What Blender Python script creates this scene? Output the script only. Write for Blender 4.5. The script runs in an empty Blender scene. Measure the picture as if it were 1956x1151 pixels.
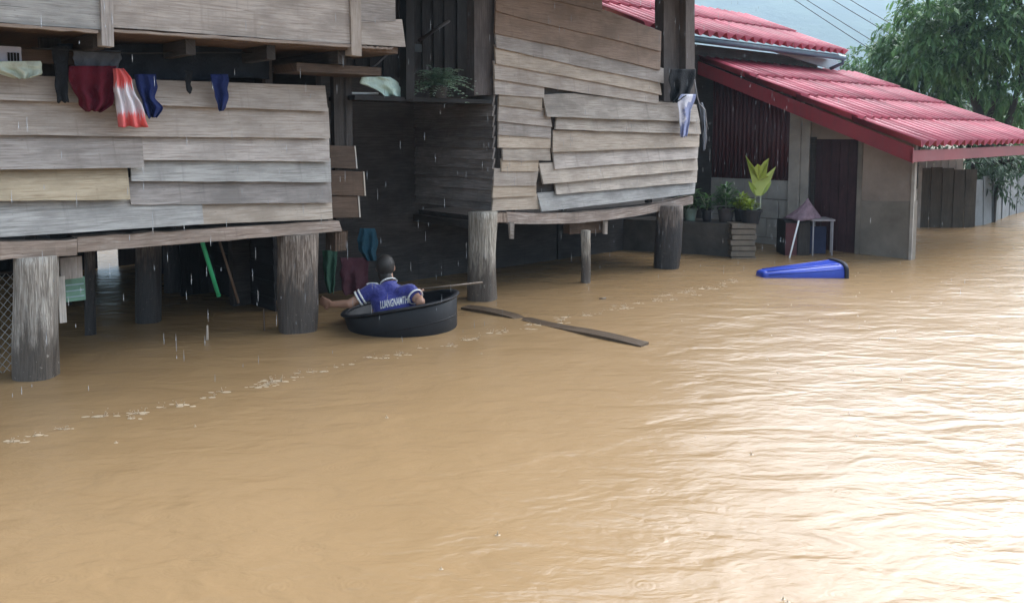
import bpy, bmesh, math, random
from mathutils import Vector, Matrix, noise
from mathutils.bvhtree import BVHTree

R = math.radians
scene = bpy.context.scene
COL = scene.collection
random.seed(7)

# ------------------------------------------------------------------ camera
CAM = Vector((0, 0, 1.7)); F = 1600.0; PITCH = R(5.0); HOR = 252.0
PY0 = HOR + F * math.tan(PITCH)
cd = bpy.data.cameras.new('camera'); cam = bpy.data.objects.new('camera', cd); COL.objects.link(cam)
cam.location = CAM; cam.rotation_euler = (R(90) - PITCH, 0, 0)
cd.sensor_fit = 'HORIZONTAL'; cd.sensor_width = 36; cd.lens = 36 * F / 1956
cd.shift_y = -(575.5 - PY0) / 1956
cd.clip_start = 0.05; cd.clip_end = 6000
scene.camera = cam

# ------------------------------------------------------------------ world, sun, exposure
SUN_EL, SUN_AZ = R(38), R(45)      # azimuth clockwise from +Y
w = bpy.data.worlds.new('World'); scene.world = w; w.use_nodes = True
nt = w.node_tree; nt.nodes.clear()
sky = nt.nodes.new('ShaderNodeTexSky'); sky.sky_type = 'NISHITA'; sky.sun_disc = False
sky.sun_elevation = SUN_EL; sky.sun_rotation = SUN_AZ
sky.air_density = 1.0; sky.dust_density = 4.0; sky.ozone_density = 1.0
bw = nt.nodes.new('ShaderNodeRGBToBW')
tint = nt.nodes.new('ShaderNodeMix'); tint.data_type = 'RGBA'; tint.blend_type = 'MULTIPLY'
tint.inputs[0].default_value = 1.0; tint.inputs[7].default_value = (0.95, 1.0, 1.08, 1)
mixs = nt.nodes.new('ShaderNodeMix'); mixs.data_type = 'RGBA'; mixs.inputs[0].default_value = 0.85
bg = nt.nodes.new('ShaderNodeBackground'); bg.inputs[1].default_value = 0.15
wo = nt.nodes.new('ShaderNodeOutputWorld')
nt.links.new(sky.outputs[0], bw.inputs[0]); nt.links.new(bw.outputs[0], tint.inputs[6])
nt.links.new(sky.outputs[0], mixs.inputs[6]); nt.links.new(tint.outputs[2], mixs.inputs[7])
nt.links.new(mixs.outputs[2], bg.inputs[0]); nt.links.new(bg.outputs[0], wo.inputs[0])
sl = bpy.data.lights.new('sun', 'SUN'); sl.energy = 1.3; sl.angle = R(82); sl.color = (1, 0.995, 1.0)
so = bpy.data.objects.new('sun', sl); COL.objects.link(so)
sdir = Vector((math.sin(SUN_AZ) * math.cos(SUN_EL), math.cos(SUN_AZ) * math.cos(SUN_EL), math.sin(SUN_EL)))
so.rotation_euler = (-sdir).to_track_quat('-Z', 'Y').to_euler(); so.location = sdir * 40
vs = scene.view_settings
vs.view_transform = 'Standard'; vs.look = 'None'; vs.gamma = 1; vs.use_curve_mapping = False
vs.exposure = 2.25

# ------------------------------------------------------------------ geometry from the photograph
RIGHT = Vector((1, 0, 0)); FWD = Vector((0, math.cos(PITCH), -math.sin(PITCH))); UP = Vector((0, math.sin(PITCH), math.cos(PITCH)))
U = Vector((0.7385, 0.6743, 0)).normalized()      # along the street
V = Vector((U.y, -U.x, 0))                        # from the houses towards the street
Z = Vector((0, 0, 1))
def ray(px, py): return RIGHT * ((px - 978) / F) - UP * ((py - PY0) / F) + FWD
def hz(px, py, z=0.0):
    d = ray(px, py); return CAM + d * ((z - CAM.z) / d.z)
def hv(px, py, v):
    d = ray(px, py); return CAM + d * ((v - CAM.dot(V)) / d.dot(V))
def hu(px, py, u):
    d = ray(px, py); return CAM + d * ((u - CAM.dot(U)) / d.dot(U))
def hy(px, py, y):
    d = ray(px, py); return CAM + d * (y / d.y)
def W(u, v, z): return U * u + V * v + Z * z

V0 = -6.45      # wall plane of the stilt houses

# ------------------------------------------------------------------ helpers
def link(name, verts, faces, mat, parent=None, uvs=None, smooth=False):
    me = bpy.data.meshes.new(name); me.from_pydata([tuple(v) for v in verts], [], faces); me.update()
    if uvs:
        l = me.uv_layers.new(name='UVMap'); i = 0
        for p in me.polygons:
            for li in p.loop_indices:
                l.data[li].uv = uvs[me.loops[li].vertex_index]
    if smooth:
        for p in me.polygons: p.use_smooth = True
    return link_me(name, me, mat, parent)
def link_me(name, me, mat, parent=None):
    if mat is not None: me.materials.append(mat)
    o = bpy.data.objects.new(name, me); COL.objects.link(o)
    if parent is not None:
        o.parent = parent; o.matrix_parent_inverse = parent.matrix_world.inverted()
    return o
def thing(name, label, cat, loc=(0, 0, 0), group=None):
    o = bpy.data.objects.new(name, None); COL.objects.link(o); o.empty_display_size = 0.1
    o.location = loc; o.matrix_world = Matrix.Translation(loc)
    return tag(o, label, cat, group)
def tag(o, label, cat, group=None):
    o['label'] = label; o['category'] = cat
    if group: o['group'] = group
    return o
def kind(o, k): o['kind'] = k; return o

class MB:
    def __init__(s): s.v = []; s.f = []; s.uv = []
    def add(s, vs_, fs, uv=None):
        b = len(s.v); s.v += [Vector(x) for x in vs_]; s.f += [tuple(i + b for i in f) for f in fs]
        s.uv += uv if uv else [(0, 0)] * len(vs_)
    def hexa(s, c):     # 8 corners: bottom 4, top 4
        L = (Vector(c[1]) - Vector(c[0])).length
        s.add(c, [(3, 2, 1, 0), (4, 5, 6, 7), (0, 1, 5, 4), (1, 2, 6, 5), (2, 3, 7, 6), (3, 0, 4, 7)])
    def box(s, o, a, b, c):     # corner o and three edge vectors
        o, a, b, c = map(Vector, (o, a, b, c))
        h = len(s.v)
        if a.cross(b).dot(c) < 0: a, b = b, a
        s.hexa([o, o + a, o + a + b, o + b, o + c, o + a + c, o + a + b + c, o + b + c])
        la, lb, lc = a.length, b.length, c.length
        L = max(la, lb, lc)
        for i in range(8):
            p = s.v[h + i] - o
            q = [(p.dot(a) / max(la, 1e-6), la), (p.dot(b) / max(lb, 1e-6), lb), (p.dot(c) / max(lc, 1e-6), lc)]
            q.sort(key=lambda t: -t[1]); s.uv[h + i] = (q[0][0], q[1][0] + q[2][0])
    def tube(s, pts, rad, n=8, cap=True):
        pts = [Vector(p) for p in pts]; rad = rad if isinstance(rad, (list, tuple)) else [rad] * len(pts)
        base = len(s.v); d0 = None; acc = 0
        for i, p in enumerate(pts):
            t = (pts[min(i + 1, len(pts) - 1)] - pts[max(i - 1, 0)]).normalized()
            if d0 is None:
                d0 = t.orthogonal().normalized()
            d0 = (d0 - t * d0.dot(t)).normalized(); e = t.cross(d0)
            if i: acc += (p - pts[i - 1]).length
            for k in range(n):
                a = 2 * math.pi * k / n
                s.v.append(p + (d0 * math.cos(a) + e * math.sin(a)) * rad[i]); s.uv.append((acc, rad[i] * a))
        for i in range(len(pts) - 1):
            for k in range(n):
                a, b = base + i * n + k, base + i * n + (k + 1) % n
                s.f.append((a, b, b + n, a + n))
        if cap:
            s.f.append(tuple(base + k for k in range(n))[::-1]); e = base + (len(pts) - 1) * n
            s.f.append(tuple(e + k for k in range(n)))
    def loft(s, rings, cap=True, closed=True):   # rings: lists of equal length
        base = len(s.v); n = len(rings[0])
        for i, r in enumerate(rings):
            for k, p in enumerate(r): s.v.append(Vector(p)); s.uv.append((i * .1, k * .05))
        for i in range(len(rings) - 1):
            for k in range(n if closed else n - 1):
                a, b = base + i * n + k, base + i * n + (k + 1) % n
                s.f.append((a, b, b + n, a + n))
        if cap:
            s.f.append(tuple(base + k for k in range(n))[::-1]); e = base + (len(rings) - 1) * n
            s.f.append(tuple(e + k for k in range(n)))
    def ball(s, c, r, n=10, m=6, sc=(1, 1, 1)):
        rings = []
        for i in range(1, m):
            t = math.pi * i / m
            rings.append([Vector(c) + Vector((r * sc[0] * math.sin(t) * math.cos(2 * math.pi * k / n), r * sc[1] * math.sin(t) * math.sin(2 * math.pi * k / n), -r * sc[2] * math.cos(t))) for k in range(n)])
        s.loft(rings)
    def build(s, name, mat, parent=None, smooth=False):
        return link(name, s.v, s.f, mat, parent, s.uv, smooth)

def interp(pts, x):
    pts = sorted(pts)
    if x <= pts[0][0]:
        a, b = pts[0], pts[1]
    elif x >= pts[-1][0]:
        a, b = pts[-2], pts[-1]
    else:
        for a, b in zip(pts, pts[1:]):
            if a[0] <= x <= b[0]: break
    return a[1] + (b[1] - a[1]) * (x - a[0]) / (b[0] - a[0])

PK = [0]
def plank(parent, mat, tl, tr, br, bl, v=V0, proud=0.028, th=0.022, lap=0.03, topline=None, botline=None, seg=10, name='plank', rough=0.003):
    """a siding board whose four corners (and bent edges) were read from the photograph, laid on the wall plane"""
    PK[0] += 1; sd = PK[0] * 3.7
    topline = topline or [tl, tr]; botline = botline or [bl, br]
    T, B = [], []
    for i in range(seg + 1):
        t = i / seg
        xt = tl[0] + (tr[0] - tl[0]) * t; xb = bl[0] + (br[0] - bl[0]) * t
        yt = interp(topline, xt) if len(topline) > 2 else tl[1] + (tr[1] - tl[1]) * t
        yb = interp(botline, xb) if len(botline) > 2 else bl[1] + (br[1] - bl[1]) * t
        pt = hv(xt, yt, v + 0.004) + Z * lap; pb = hv(xb, yb, v + proud)
        j = noise.noise(Vector((pb.dot(U) * 3, sd, 0))) * rough * 1.6 + noise.noise(Vector((pb.dot(U) * 14, sd, 5))) * rough
        w_ = noise.noise(Vector((pb.dot(U) * 1.1, sd, 9))) * 0.006
        T.append(pt + V * w_); B.append(pb + Z * j + V * w_)
    for L, k in ((T, 0), (T, seg), (B, 0), (B, seg)):   # ragged ends
        L[k] = L[k] + U * random.uniform(-.006, .006)
    n = seg + 1
    M = [T[i].lerp(B[i], .5) + V * random.uniform(-.001, .001) for i in range(n)]
    verts = T + M + B + [p - V * th for p in T] + [p - V * th for p in B]
    f = []
    for i in range(seg):
        f += [(i, n + i, n + i + 1, i + 1), (n + i, 2 * n + i, 2 * n + i + 1, n + i + 1),
              (2 * n + i, 4 * n + i, 4 * n + i + 1, 2 * n + i + 1), (3 * n + i, i, i + 1, 3 * n + i + 1), (4 * n + i, 3 * n + i, 3 * n + i + 1, 4 * n + i + 1)]
    f += [(0, 3 * n, 4 * n, 2 * n, n), (seg, n + seg, 2 * n + seg, 4 * n + seg, 3 * n + seg)]
    uv = [(p.dot(U) + PK[0] * 2.3, p.z + PK[0] * .37) for p in verts]
    return link(name, verts, f, mat, parent, uv)

def wplank(parent, mat, a, b, h, nrm, th=0.022, proud=0.015, name='plank', up=Z, seg=4):
    """a board between two points of its lower edge in the world, standing h along up"""
    PK[0] += 1; a, b = Vector(a), Vector(b); nrm = Vector(nrm)
    m = MB(); d = (b - a); L = d.length; d = d / L
    verts, uv, f = [], [], []
    for i in range(seg + 1):
        p = a + d * (L * i / seg); j = up * random.uniform(-.003, .003)
        for q in (p + nrm * proud + j, p + up * h + nrm * .003, p + up * h - nrm * th + nrm * .003, p + nrm * (proud - th) + j):
            verts.append(q)
        for y in (0, h, h + th, h * 2): uv.append((L * i / seg + PK[0] * 1.7, y + PK[0] * .31))
    for i in range(seg):
        b0 = i * 4
        for k in range(4):
            k2 = (k + 1) % 4; f.append((b0 + k, b0 + k2, b0 + 4 + k2, b0 + 4 + k))
    f += [(3, 2, 1, 0), (seg * 4, seg * 4 + 1, seg * 4 + 2, seg * 4 + 3)]
    return link(name, verts, f, mat, parent, uv)

# ------------------------------------------------------------------ materials
def new_mat(name):
    m = bpy.data.materials.new(name); m.use_nodes = True
    n = m.node_tree.nodes; b = n['Principled BSDF']; return m, n, m.node_tree.links, b
def nz(n, l, vec, scale, detail=4, rough=.6, dist=0):
    t = n.new('ShaderNodeTexNoise'); t.inputs['Scale'].default_value = scale; t.inputs['Detail'].default_value = detail
    t.inputs['Roughness'].default_value = rough; t.inputs['Distortion'].default_value = dist
    if vec is not None: l.new(vec, t.inputs['Vector'])
    return t.outputs['Fac']
def ramp(n, l, fac, stops):
    r = n.new('ShaderNodeValToRGB'); e = r.color_ramp.elements
    while len(e) < len(stops): e.new(0.5)
    for el, (p, c) in zip(e, stops): el.position = p; el.color = (*c, 1) if len(c) == 3 else c
    l.new(fac, r.inputs[0]); return r.outputs[0]
def mixc(n, l, fac, a, b, mode='MIX'):
    x = n.new('ShaderNodeMix'); x.data_type = 'RGBA'; x.blend_type = mode
    for s, val in ((x.inputs[0], fac), (x.inputs[6], a), (x.inputs[7], b)):
        if hasattr(val, 'is_output'): l.new(val, s)
        elif isinstance(val, (int, float)): s.default_value = val
        else: s.default_value = (*val, 1)
    return x.outputs[2]
def math_(n, l, op, a, b=None):
    x = n.new('ShaderNodeMath'); x.operation = op
    for s, val in ((x.inputs[0], a), (x.inputs[1], b)):
        if val is None: continue
        if hasattr(val, 'is_output'): l.new(val, s)
        else: s.default_value = val
    return x.outputs[0]
def bump(n, l, b, h, strength, dist):
    x = n.new('ShaderNodeBump'); x.inputs['Strength'].default_value = strength; x.inputs['Distance'].default_value = dist
    l.new(h, x.inputs['Height']); l.new(x.outputs[0], b.inputs['Normal'])
def mapping(n, l, out, scale, rot=(0, 0, 0)):
    m = n.new('ShaderNodeMapping'); m.inputs['Scale'].default_value = scale; m.inputs['Rotation'].default_value = rot
    l.new(out, m.inputs['Vector']); return m.outputs[0]

def wood(name, dark, mid, light, rough=.75, var=.24, warm=.10, wet=0.0):
    m, n, l, b = new_mat(name)
    tc = n.new('ShaderNodeTexCoord'); oi = n.new('ShaderNodeObjectInfo')
    g = nz(n, l, mapping(n, l, tc.outputs['UV'], (1.3, 26, 1)), 3.0, 6, .65, .6)
    bl = nz(n, l, mapping(n, l, tc.outputs['UV'], (1.6, 3.2, 1)), 1.6, 5, .6)
    sp = nz(n, l, mapping(n, l, tc.outputs['UV'], (9, 30, 1)), 2.2, 4, .7)
    c = ramp(n, l, g, [(.28, dark), (.5, mid), (.72, light)])
    c = mixc(n, l, math_(n, l, 'MULTIPLY', ramp(n, l, bl, [(.36, (1, 1, 1)), (.58, (0, 0, 0))]), .75), c, tuple(x * .55 for x in mid))
    c = mixc(n, l, ramp(n, l, sp, [(.28, (.75, .75, .75)), (.36, (0, 0, 0))]), c, tuple(x * .45 for x in dark))
    ck = nz(n, l, mapping(n, l, tc.outputs['UV'], (.55, 42, 1)), 1.7, 3, .5, .3)
    c = mixc(n, l, ramp(n, l, ck, [(.27, (.85, .85, .85)), (.315, (0, 0, 0))]), c, tuple(x * .3 for x in dark))
    dr = nz(n, l, mapping(n, l, tc.outputs['UV'], (11, .9, 1)), 1.3, 4, .6)
    c = mixc(n, l, ramp(n, l, dr, [(.58, (0, 0, 0)), (.72, (.5, .5, .5))]), c, tuple(x * .5 for x in mid))
    # each board has weathered its own way
    rv = n.new('ShaderNodeMapRange'); rv.inputs[3].default_value = 1 - var; rv.inputs[4].default_value = 1 + var * .75; l.new(oi.outputs['Random'], rv.inputs[0])
    hs = n.new('ShaderNodeHueSaturation'); l.new(c, hs.inputs['Color']); l.new(rv.outputs[0], hs.inputs['Value'])
    r2 = math_(n, l, 'FRACT', math_(n, l, 'MULTIPLY', oi.outputs['Random'], 7.31))
    c = mixc(n, l, math_(n, l, 'MULTIPLY', r2, warm * 2), hs.outputs[0], tuple(x * y for x, y in zip(mid, (1.35, 1.08, .72))))
    l.new(c, b.inputs['Base Color']); b.inputs['Roughness'].default_value = rough; b.inputs['Specular IOR Level'].default_value = .35
    bump(n, l, b, math_(n, l, 'ADD', g, math_(n, l, 'MULTIPLY', sp, .6)), .5, .006)
    return m

def simple(name, col, rough=.6, var=.25, scale=6, spec=.4, bmp=.15, bd=.01, metal=0):
    m, n, l, b = new_mat(name); tc = n.new('ShaderNodeTexCoord')
    f = nz(n, l, tc.outputs['Object'], scale, 6, .65); f2 = nz(n, l, tc.outputs['Object'], scale * 7, 3, .6)
    c = ramp(n, l, f, [(.3, tuple(x * (1 - var) for x in col)), (.7, tuple(min(1, x * (1 + var)) for x in col))])
    c = mixc(n, l, math_(n, l, 'MULTIPLY', f2, var * .6), c, tuple(x * .6 for x in col))
    l.new(c, b.inputs['Base Color']); b.inputs['Roughness'].default_value = rough; b.inputs['Specular IOR Level'].default_value = spec; b.inputs['Metallic'].default_value = metal
    if bmp: bump(n, l, b, f2, bmp, bd)
    return m

def wetwood(name, dry_d, dry_l, wetc, zline, soft=.16):
    """a weathered post: pale dry wood above, soaked and dark where the flood has reached"""
    m, n, l, b = new_mat(name); tc = n.new('ShaderNodeTexCoord'); ge = n.new('ShaderNodeNewGeometry')
    s = n.new('ShaderNodeSeparateXYZ'); l.new(ge.outputs['Position'], s.inputs[0])
    gr = nz(n, l, mapping(n, l, tc.outputs['UV'], (2.2, 34, 1)), 2.2, 6, .7, .8)
    bl = nz(n, l, mapping(n, l, tc.outputs['UV'], (1.2, 8, 1)), 2.6, 5, .7)
    c = ramp(n, l, gr, [(.3, tuple(x * .45 for x in dry_d)), (.45, dry_d), (.62, dry_l)])
    c = mixc(n, l, ramp(n, l, bl, [(.5, (0, 0, 0)), (.68, (.7, .7, .7))]), c, tuple(x * .4 for x in dry_d))
    lim = math_(n, l, 'ADD', math_(n, l, 'MULTIPLY', math_(n, l, 'SUBTRACT', bl, .5), 1.1), zline)
    lim = math_(n, l, 'ADD', lim, math_(n, l, 'MULTIPLY', math_(n, l, 'SUBTRACT', gr, .5), .7))
    d = math_(n, l, 'DIVIDE', math_(n, l, 'SUBTRACT', s.outputs[2], lim), soft)
    dry = math_(n, l, 'MINIMUM', math_(n, l, 'MAXIMUM', d, 0.0), 1.0)
    wc = ramp(n, l, gr, [(.3, tuple(x * .6 for x in wetc)), (.7, tuple(x * 1.7 for x in wetc))])
    fl = nz(n, l, tc.outputs['Object'], 38, 2, .5)
    wc = mixc(n, l, ramp(n, l, fl, [(.68, (0, 0, 0)), (.74, (.6, .6, .6))]), wc, tuple(x * .8 for x in dry_l))
    l.new(mixc(n, l, dry, wc, c), b.inputs['Base Color'])
    rr = n.new('ShaderNodeMapRange'); rr.inputs[3].default_value = .42; rr.inputs[4].default_value = .85; l.new(dry, rr.inputs[0]); l.new(rr.outputs[0], b.inputs['Roughness'])
    bump(n, l, b, math_(n, l, 'ADD', gr, bl), .8, .02)
    return m

M_plank = wood('weathered_grey_plank', (.19, .163, .15), (.40, .36, .335), (.53, .485, .455))
M_plank2 = wood('weathered_tan_plank', (.21, .172, .145), (.44, .385, .335), (.57, .51, .45), warm=.15)
M_fresh = wood('newer_yellow_plank', (.23, .18, .125), (.43, .365, .27), (.53, .46, .355), var=.05, warm=.1)
M_grey = wood('silvery_plank', (.18, .174, .165), (.375, .365, .35), (.49, .48, .46), var=.1, warm=.03)
M_brown = wood('brown_plank', (.05, .033, .024), (.115, .075, .052), (.165, .115, .083), var=.25)
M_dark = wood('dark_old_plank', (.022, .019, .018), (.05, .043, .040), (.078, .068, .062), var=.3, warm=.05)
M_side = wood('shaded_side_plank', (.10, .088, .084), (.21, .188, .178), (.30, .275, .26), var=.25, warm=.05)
M_black = wood('near_black_plank', (.010, .009, .010), (.022, .020, .021), (.036, .033, .033), var=.3, warm=.0)  # on the covered walls this near-black puts their shade into the colour
M_beam = wood('cracked_beam', (.13, .095, .078), (.30, .24, .205), (.52, .47, .42), var=.2)
M_end = wood('pale_end_grain', (.35, .31, .27), (.5, .46, .41), (.6, .56, .52), var=.1)
M_post = wetwood('weathered_post', (.30, .26, .22), (.60, .56, .50), (.10, .084, .070), .24)
M_postd = wetwood('brown_post', (.13, .095, .073), (.40, .335, .28), (.072, .060, .052), .34)
M_post3 = wetwood('slim_weathered_post', (.27, .235, .19), (.54, .49, .42), (.10, .082, .068), .28)
M_postr = wetwood('soaked_post', (.13, .10, .085), (.28, .24, .21), (.034, .030, .029), .50)
M_dpost = wood('upright_dark_timber', (.05, .042, .042), (.10, .086, .085), (.15, .135, .13), var=.15)

def water_mat():
    m, n, l, b = new_mat('muddy_water'); ge = n.new('ShaderNodeNewGeometry'); P = ge.outputs['Position']
    a = math.atan2(U.y, U.x)
    big = nz(n, l, P, .35, 4, .55, .4)
    c = ramp(n, l, big, [(.3, (.245, .157, .077)), (.7, (.278, .182, .094))])
    l.new(c, b.inputs['Base Color']); b.inputs['Roughness'].default_value = .27; b.inputs['IOR'].default_value = 1.36
    b.inputs['Specular IOR Level'].default_value = .5
    w1 = nz(n, l, mapping(n, l, P, (1.0, 2.1, 1), (0, 0, -R(12))), 2.0, 3, .5, .5)
    w2 = nz(n, l, mapping(n, l, P, (1, 2.0, 1), (0, 0, R(14))), 6.5, 3, .55, .6)
    w3 = nz(n, l, mapping(n, l, P, (1, 1.6, 1)), 26, 3, .6, .3)
    patch = ramp(n, l, nz(n, l, mapping(n, l, P, (.6, 1, 1)), .8, 2, .5), [(.35, (.35, .35, .35)), (.65, (1, 1, 1))])
    h = math_(n, l, 'ADD', math_(n, l, 'MULTIPLY', w1, .028), math_(n, l, 'MULTIPLY', math_(n, l, 'MULTIPLY', w2, .0115), patch))
    h = math_(n, l, 'ADD', h, math_(n, l, 'MULTIPLY', w3, .0016))
    # rings left by single raindrops
    vo = n.new('ShaderNodeTexVoronoi'); vo.voronoi_dimensions = '2D'; vo.inputs['Scale'].default_value = 3.6; l.new(P, vo.inputs['Vector'])
    sc = n.new('ShaderNodeSeparateColor'); l.new(vo.outputs['Color'], sc.inputs[0])
    on = math_(n, l, 'GREATER_THAN', sc.outputs[0], .3)
    fall = math_(n, l, 'MAXIMUM', math_(n, l, 'SUBTRACT', math_(n, l, 'MULTIPLY', sc.outputs[1], .42), vo.outputs['Distance']), 0.0)
    ring = math_(n, l, 'MULTIPLY', math_(n, l, 'SINE', math_(n, l, 'MULTIPLY', vo.outputs['Distance'], 75.0)), math_(n, l, 'MULTIPLY', fall, on))
    h = math_(n, l, 'ADD', h, math_(n, l, 'MULTIPLY', ring, .0011))
    bump(n, l, b, h, 1.0, 1.0)
    return m
M_water = water_mat()

# ------------------------------------------------------------------ water, ground, hills
def lines(lo, hi, fine, far):
    L = [lo + fine * i for i in range(int((hi - lo) / fine) + 1)]; s = fine; a = L[0]; b = L[-1]; pre, post = [], []
    while a > -far: s *= 1.5; a -= s; pre.append(a)
    s = fine
    while b < far: s *= 1.5; b += s; post.append(b)
    return pre[::-1] + L + post
xs = lines(-6, 8, .09, 900); ys = lines(0.8, 15, .09, 700)
def wave(x, y):
    if not (-7 < x < 9 and 0 < y < 16): return 0
    return .008 * noise.noise(Vector((x * .9, y * 1.7, 3))) + .005 * noise.noise(Vector((x * 2.1 + y * .4, y * 3.6, 8)))
vv = [(x, y, wave(x, y)) for y in ys for x in xs]; nx = len(xs)
ff = [(j * nx + i, j * nx + i + 1, (j + 1) * nx + i + 1, (j + 1) * nx + i) for j in range(len(ys) - 1) for i in range(nx - 1)]
kind(link('water', vv, ff, M_water, smooth=True), 'structure')

M_mud = simple('trodden_earth', (.20, .16, .115), .9, .3, 3, .2, .4, .03)
M_grass = simple('verge_green', (.07, .10, .035), .9, .45, 2.5, .2, .6, .05)
# dry bank behind the far fence: rises out of the water
gx = [-60 + 4 * i for i in range(60)]; gy = [0, .6, 1.4, 3, 6, 12, 25, 60, 130]
gv, gf = [], []
for j, dy in enumerate(gy):
    for x in gx:
        y0 = 17.2 + max(0, (6 - x)) * .9 if x < 6 else 17.2 + (x - 6) * .35
        z = -.25 + .55 * (1 - math.exp(-dy / 1.2)) + dy * .012 + .05 * noise.noise(Vector((x * .4, dy, 2)))
        gv.append((x, y0 + dy, z))
for j in range(len(gy) - 1):
    for i in range(len(gx) - 1):
        a = j * len(gx) + i; gf.append((a, a + 1, a + 1 + len(gx), a + len(gx)))
kind(link('ground', gv, gf, M_mud, smooth=True), 'structure')

def hill_mat():
    m, n, l, b = new_mat('forested_hillside'); tc = n.new('ShaderNodeTexCoord')
    f = nz(n, l, tc.outputs['Object'], .03, 8, .7)
    l.new(ramp(n, l, f, [(.35, (.020, .035, .016)), (.65, (.07, .10, .045))]), b.inputs['Base Color']); b.inputs['Roughness'].default_value = .95
    bump(n, l, b, f, 1, 4); return m
hv_, hf_ = [], []; HN, HM = 90, 26
for j in range(HM):
    for i in range(HN):
        x = -800 + i * 24; y = 480 + j * 36
        rise = 1 - math.exp(-(j / 9.0) ** 1.6)
        z = -2 + rise * (215 + 40 * noise.noise(Vector((x * .002, 1.3, 0))) + 30 * noise.noise(Vector((x * .006, y * .006, 4)))) + (rise * 9) * noise.noise(Vector((x * .03, y * .03, 7)))
        hv_.append((x, y, z))
for j in range(HM - 1):
    for i in range(HN - 1):
        a = j * HN + i; hf_.append((a, a + 1, a + 1 + HN, a + HN))
kind(link('hill', hv_, hf_, hill_mat(), smooth=True), 'structure')

# ------------------------------------------------------------------ posts
def round_post(parent, mat, base, top, r0, r1, name='post', n=18, seg=12, lump=.012, flat=0):
    PK[0] += 1; base, top = Vector(base), Vector(top); rings = []
    for i in range(seg + 1):
        t = i / seg; c = base.lerp(top, t); r = r0 + (r1 - r0) * t; rg = []
        for k in range(n):
            a = 2 * math.pi * k / n
            d = Vector((math.cos(a), math.sin(a), 0))
            rr = r + lump * noise.noise(Vector((d.x * 1.5, d.y * 1.5, c.z * 2.2 + PK[0] * 3))) + lump * .5 * noise.noise(Vector((d.x * 5, d.y * 5, c.z * 1.2 + PK[0])))
            rg.append(c + d * rr)
        rings.append(rg)
    m = MB(); m.loft(rings); h = (top - base).length
    m.uv = [((i // n) * h / seg + PK[0], (i % n) * 2 * math.pi * r0 / n + PK[0] * .7) for i in range(len(m.v))]
    return m.build(name, mat, parent, True)
def px_post(parent, mat, xc, yb, wpx, ytop, name='post', xtop=None, **k):
    """post whose waterline and width come from the photograph"""
    g = hz(xc, yb); r = wpx / 2 / F * g.y; c = g + Vector((g.x, g.y, 0)).normalized() * r
    top = hy(xc if xtop is None else xtop, ytop, c.y)
    b = c + (c - top) * (.6 / max(.2, top.z)); b.z = -.6
    return round_post(parent, mat, b, top, r, r * .97, name, **k)

# ================================================================== NEAR STILT HOUSE (left)
HL = thing('stilt_house', 'old plank house on thick round stilts at the left, clothes hanging from its opening', 'house', (-3.4, 7, 0))
zf1 = hv(300, 462, V0).z + .03          # floor level
uL = hv(-140, 400, V0).dot(U); uR = hv(633, 400, V0).dot(U); VB = -11.2
def deck(parent, mat, u0, u1, v0, v1, z, th, name):
    m = MB(); m.box(W(u0, v0, z), U * (u1 - u0), V * (v1 - v0), Z * th); return m.build(name, mat, parent)
deck(HL, M_dark, uL, uR - .01, VB, V0 - .04, zf1, .05, 'floor_deck')
# front wall boards
for k_, px in enumerate((330, 40, 612)):
    fw = MB(); a = hv(px, 300, V0 - .03); fw.box(Vector((a.x, a.y, zf1 + .05)), U * .07, -V * .07, Z * (hv(px, 175, V0).z - zf1 - .06))
    if k_ == 0: FW = fw.build('front_wall', M_dark, HL)
    else: fw.build('stud', M_dark, FW)
L_ = [
 (M_plank, (-140, 138), (622, 164), (628, 213), (-140, 186), {'lap': 0}),
 (M_plank, (-140, 190), (627, 213), (630, 264), (-140, 257), {}),
 (M_plank, (268, 259), (629, 265), (631, 309), (270, 305), {}),
 (M_grey, (250, 306), (631, 309), (632, 348), (250, 346), {}),
 (M_plank, (240, 347), (632, 348), (634, 387), (250, 391), {}),
 (M_plank2, (360, 391), (634, 387), (637, 418), (380, 429), {}),
 (M_plank, (-140, 262), (270, 263), (274, 320), (-140, 326), {'proud': .095}),
 (M_fresh, (-140, 327), (245, 324), (250, 382), (-140, 384), {'proud': .10}),
 (M_grey, (-140, 388), (384, 373), (389, 428), (-140, 462), {'proud': .105}),
]
for mat, tl, tr, br, bl, kw in L_: plank(FW, mat, tl, tr, br, bl, **{**dict(proud=.06), **kw})
# board ends sticking out past the corner
for tl, tr, br, bl in (((600, 277), (677, 279), (681, 322), (600, 320)), ((600, 324), (694, 328), (697, 374), (600, 372)), ((600, 374), (684, 374), (687, 415), (600, 416))):
    p = plank(FW, M_brown, tl, tr, br, bl, v=V0 - .10, proud=.02, lap=0, seg=4, th=.03)
    e = MB(); t_, b_ = hv(*tr, V0 - .094), hv(*br, V0 - .078)
    e.hexa([b_ - V * .03 , b_ - V*.03 + U * .012, b_ + U * .012, b_, t_ - V * .03, t_ - V * .03 + U * .012, t_ + U * .012, t_]); e.build('sawn_end', M_end, p)
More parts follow.
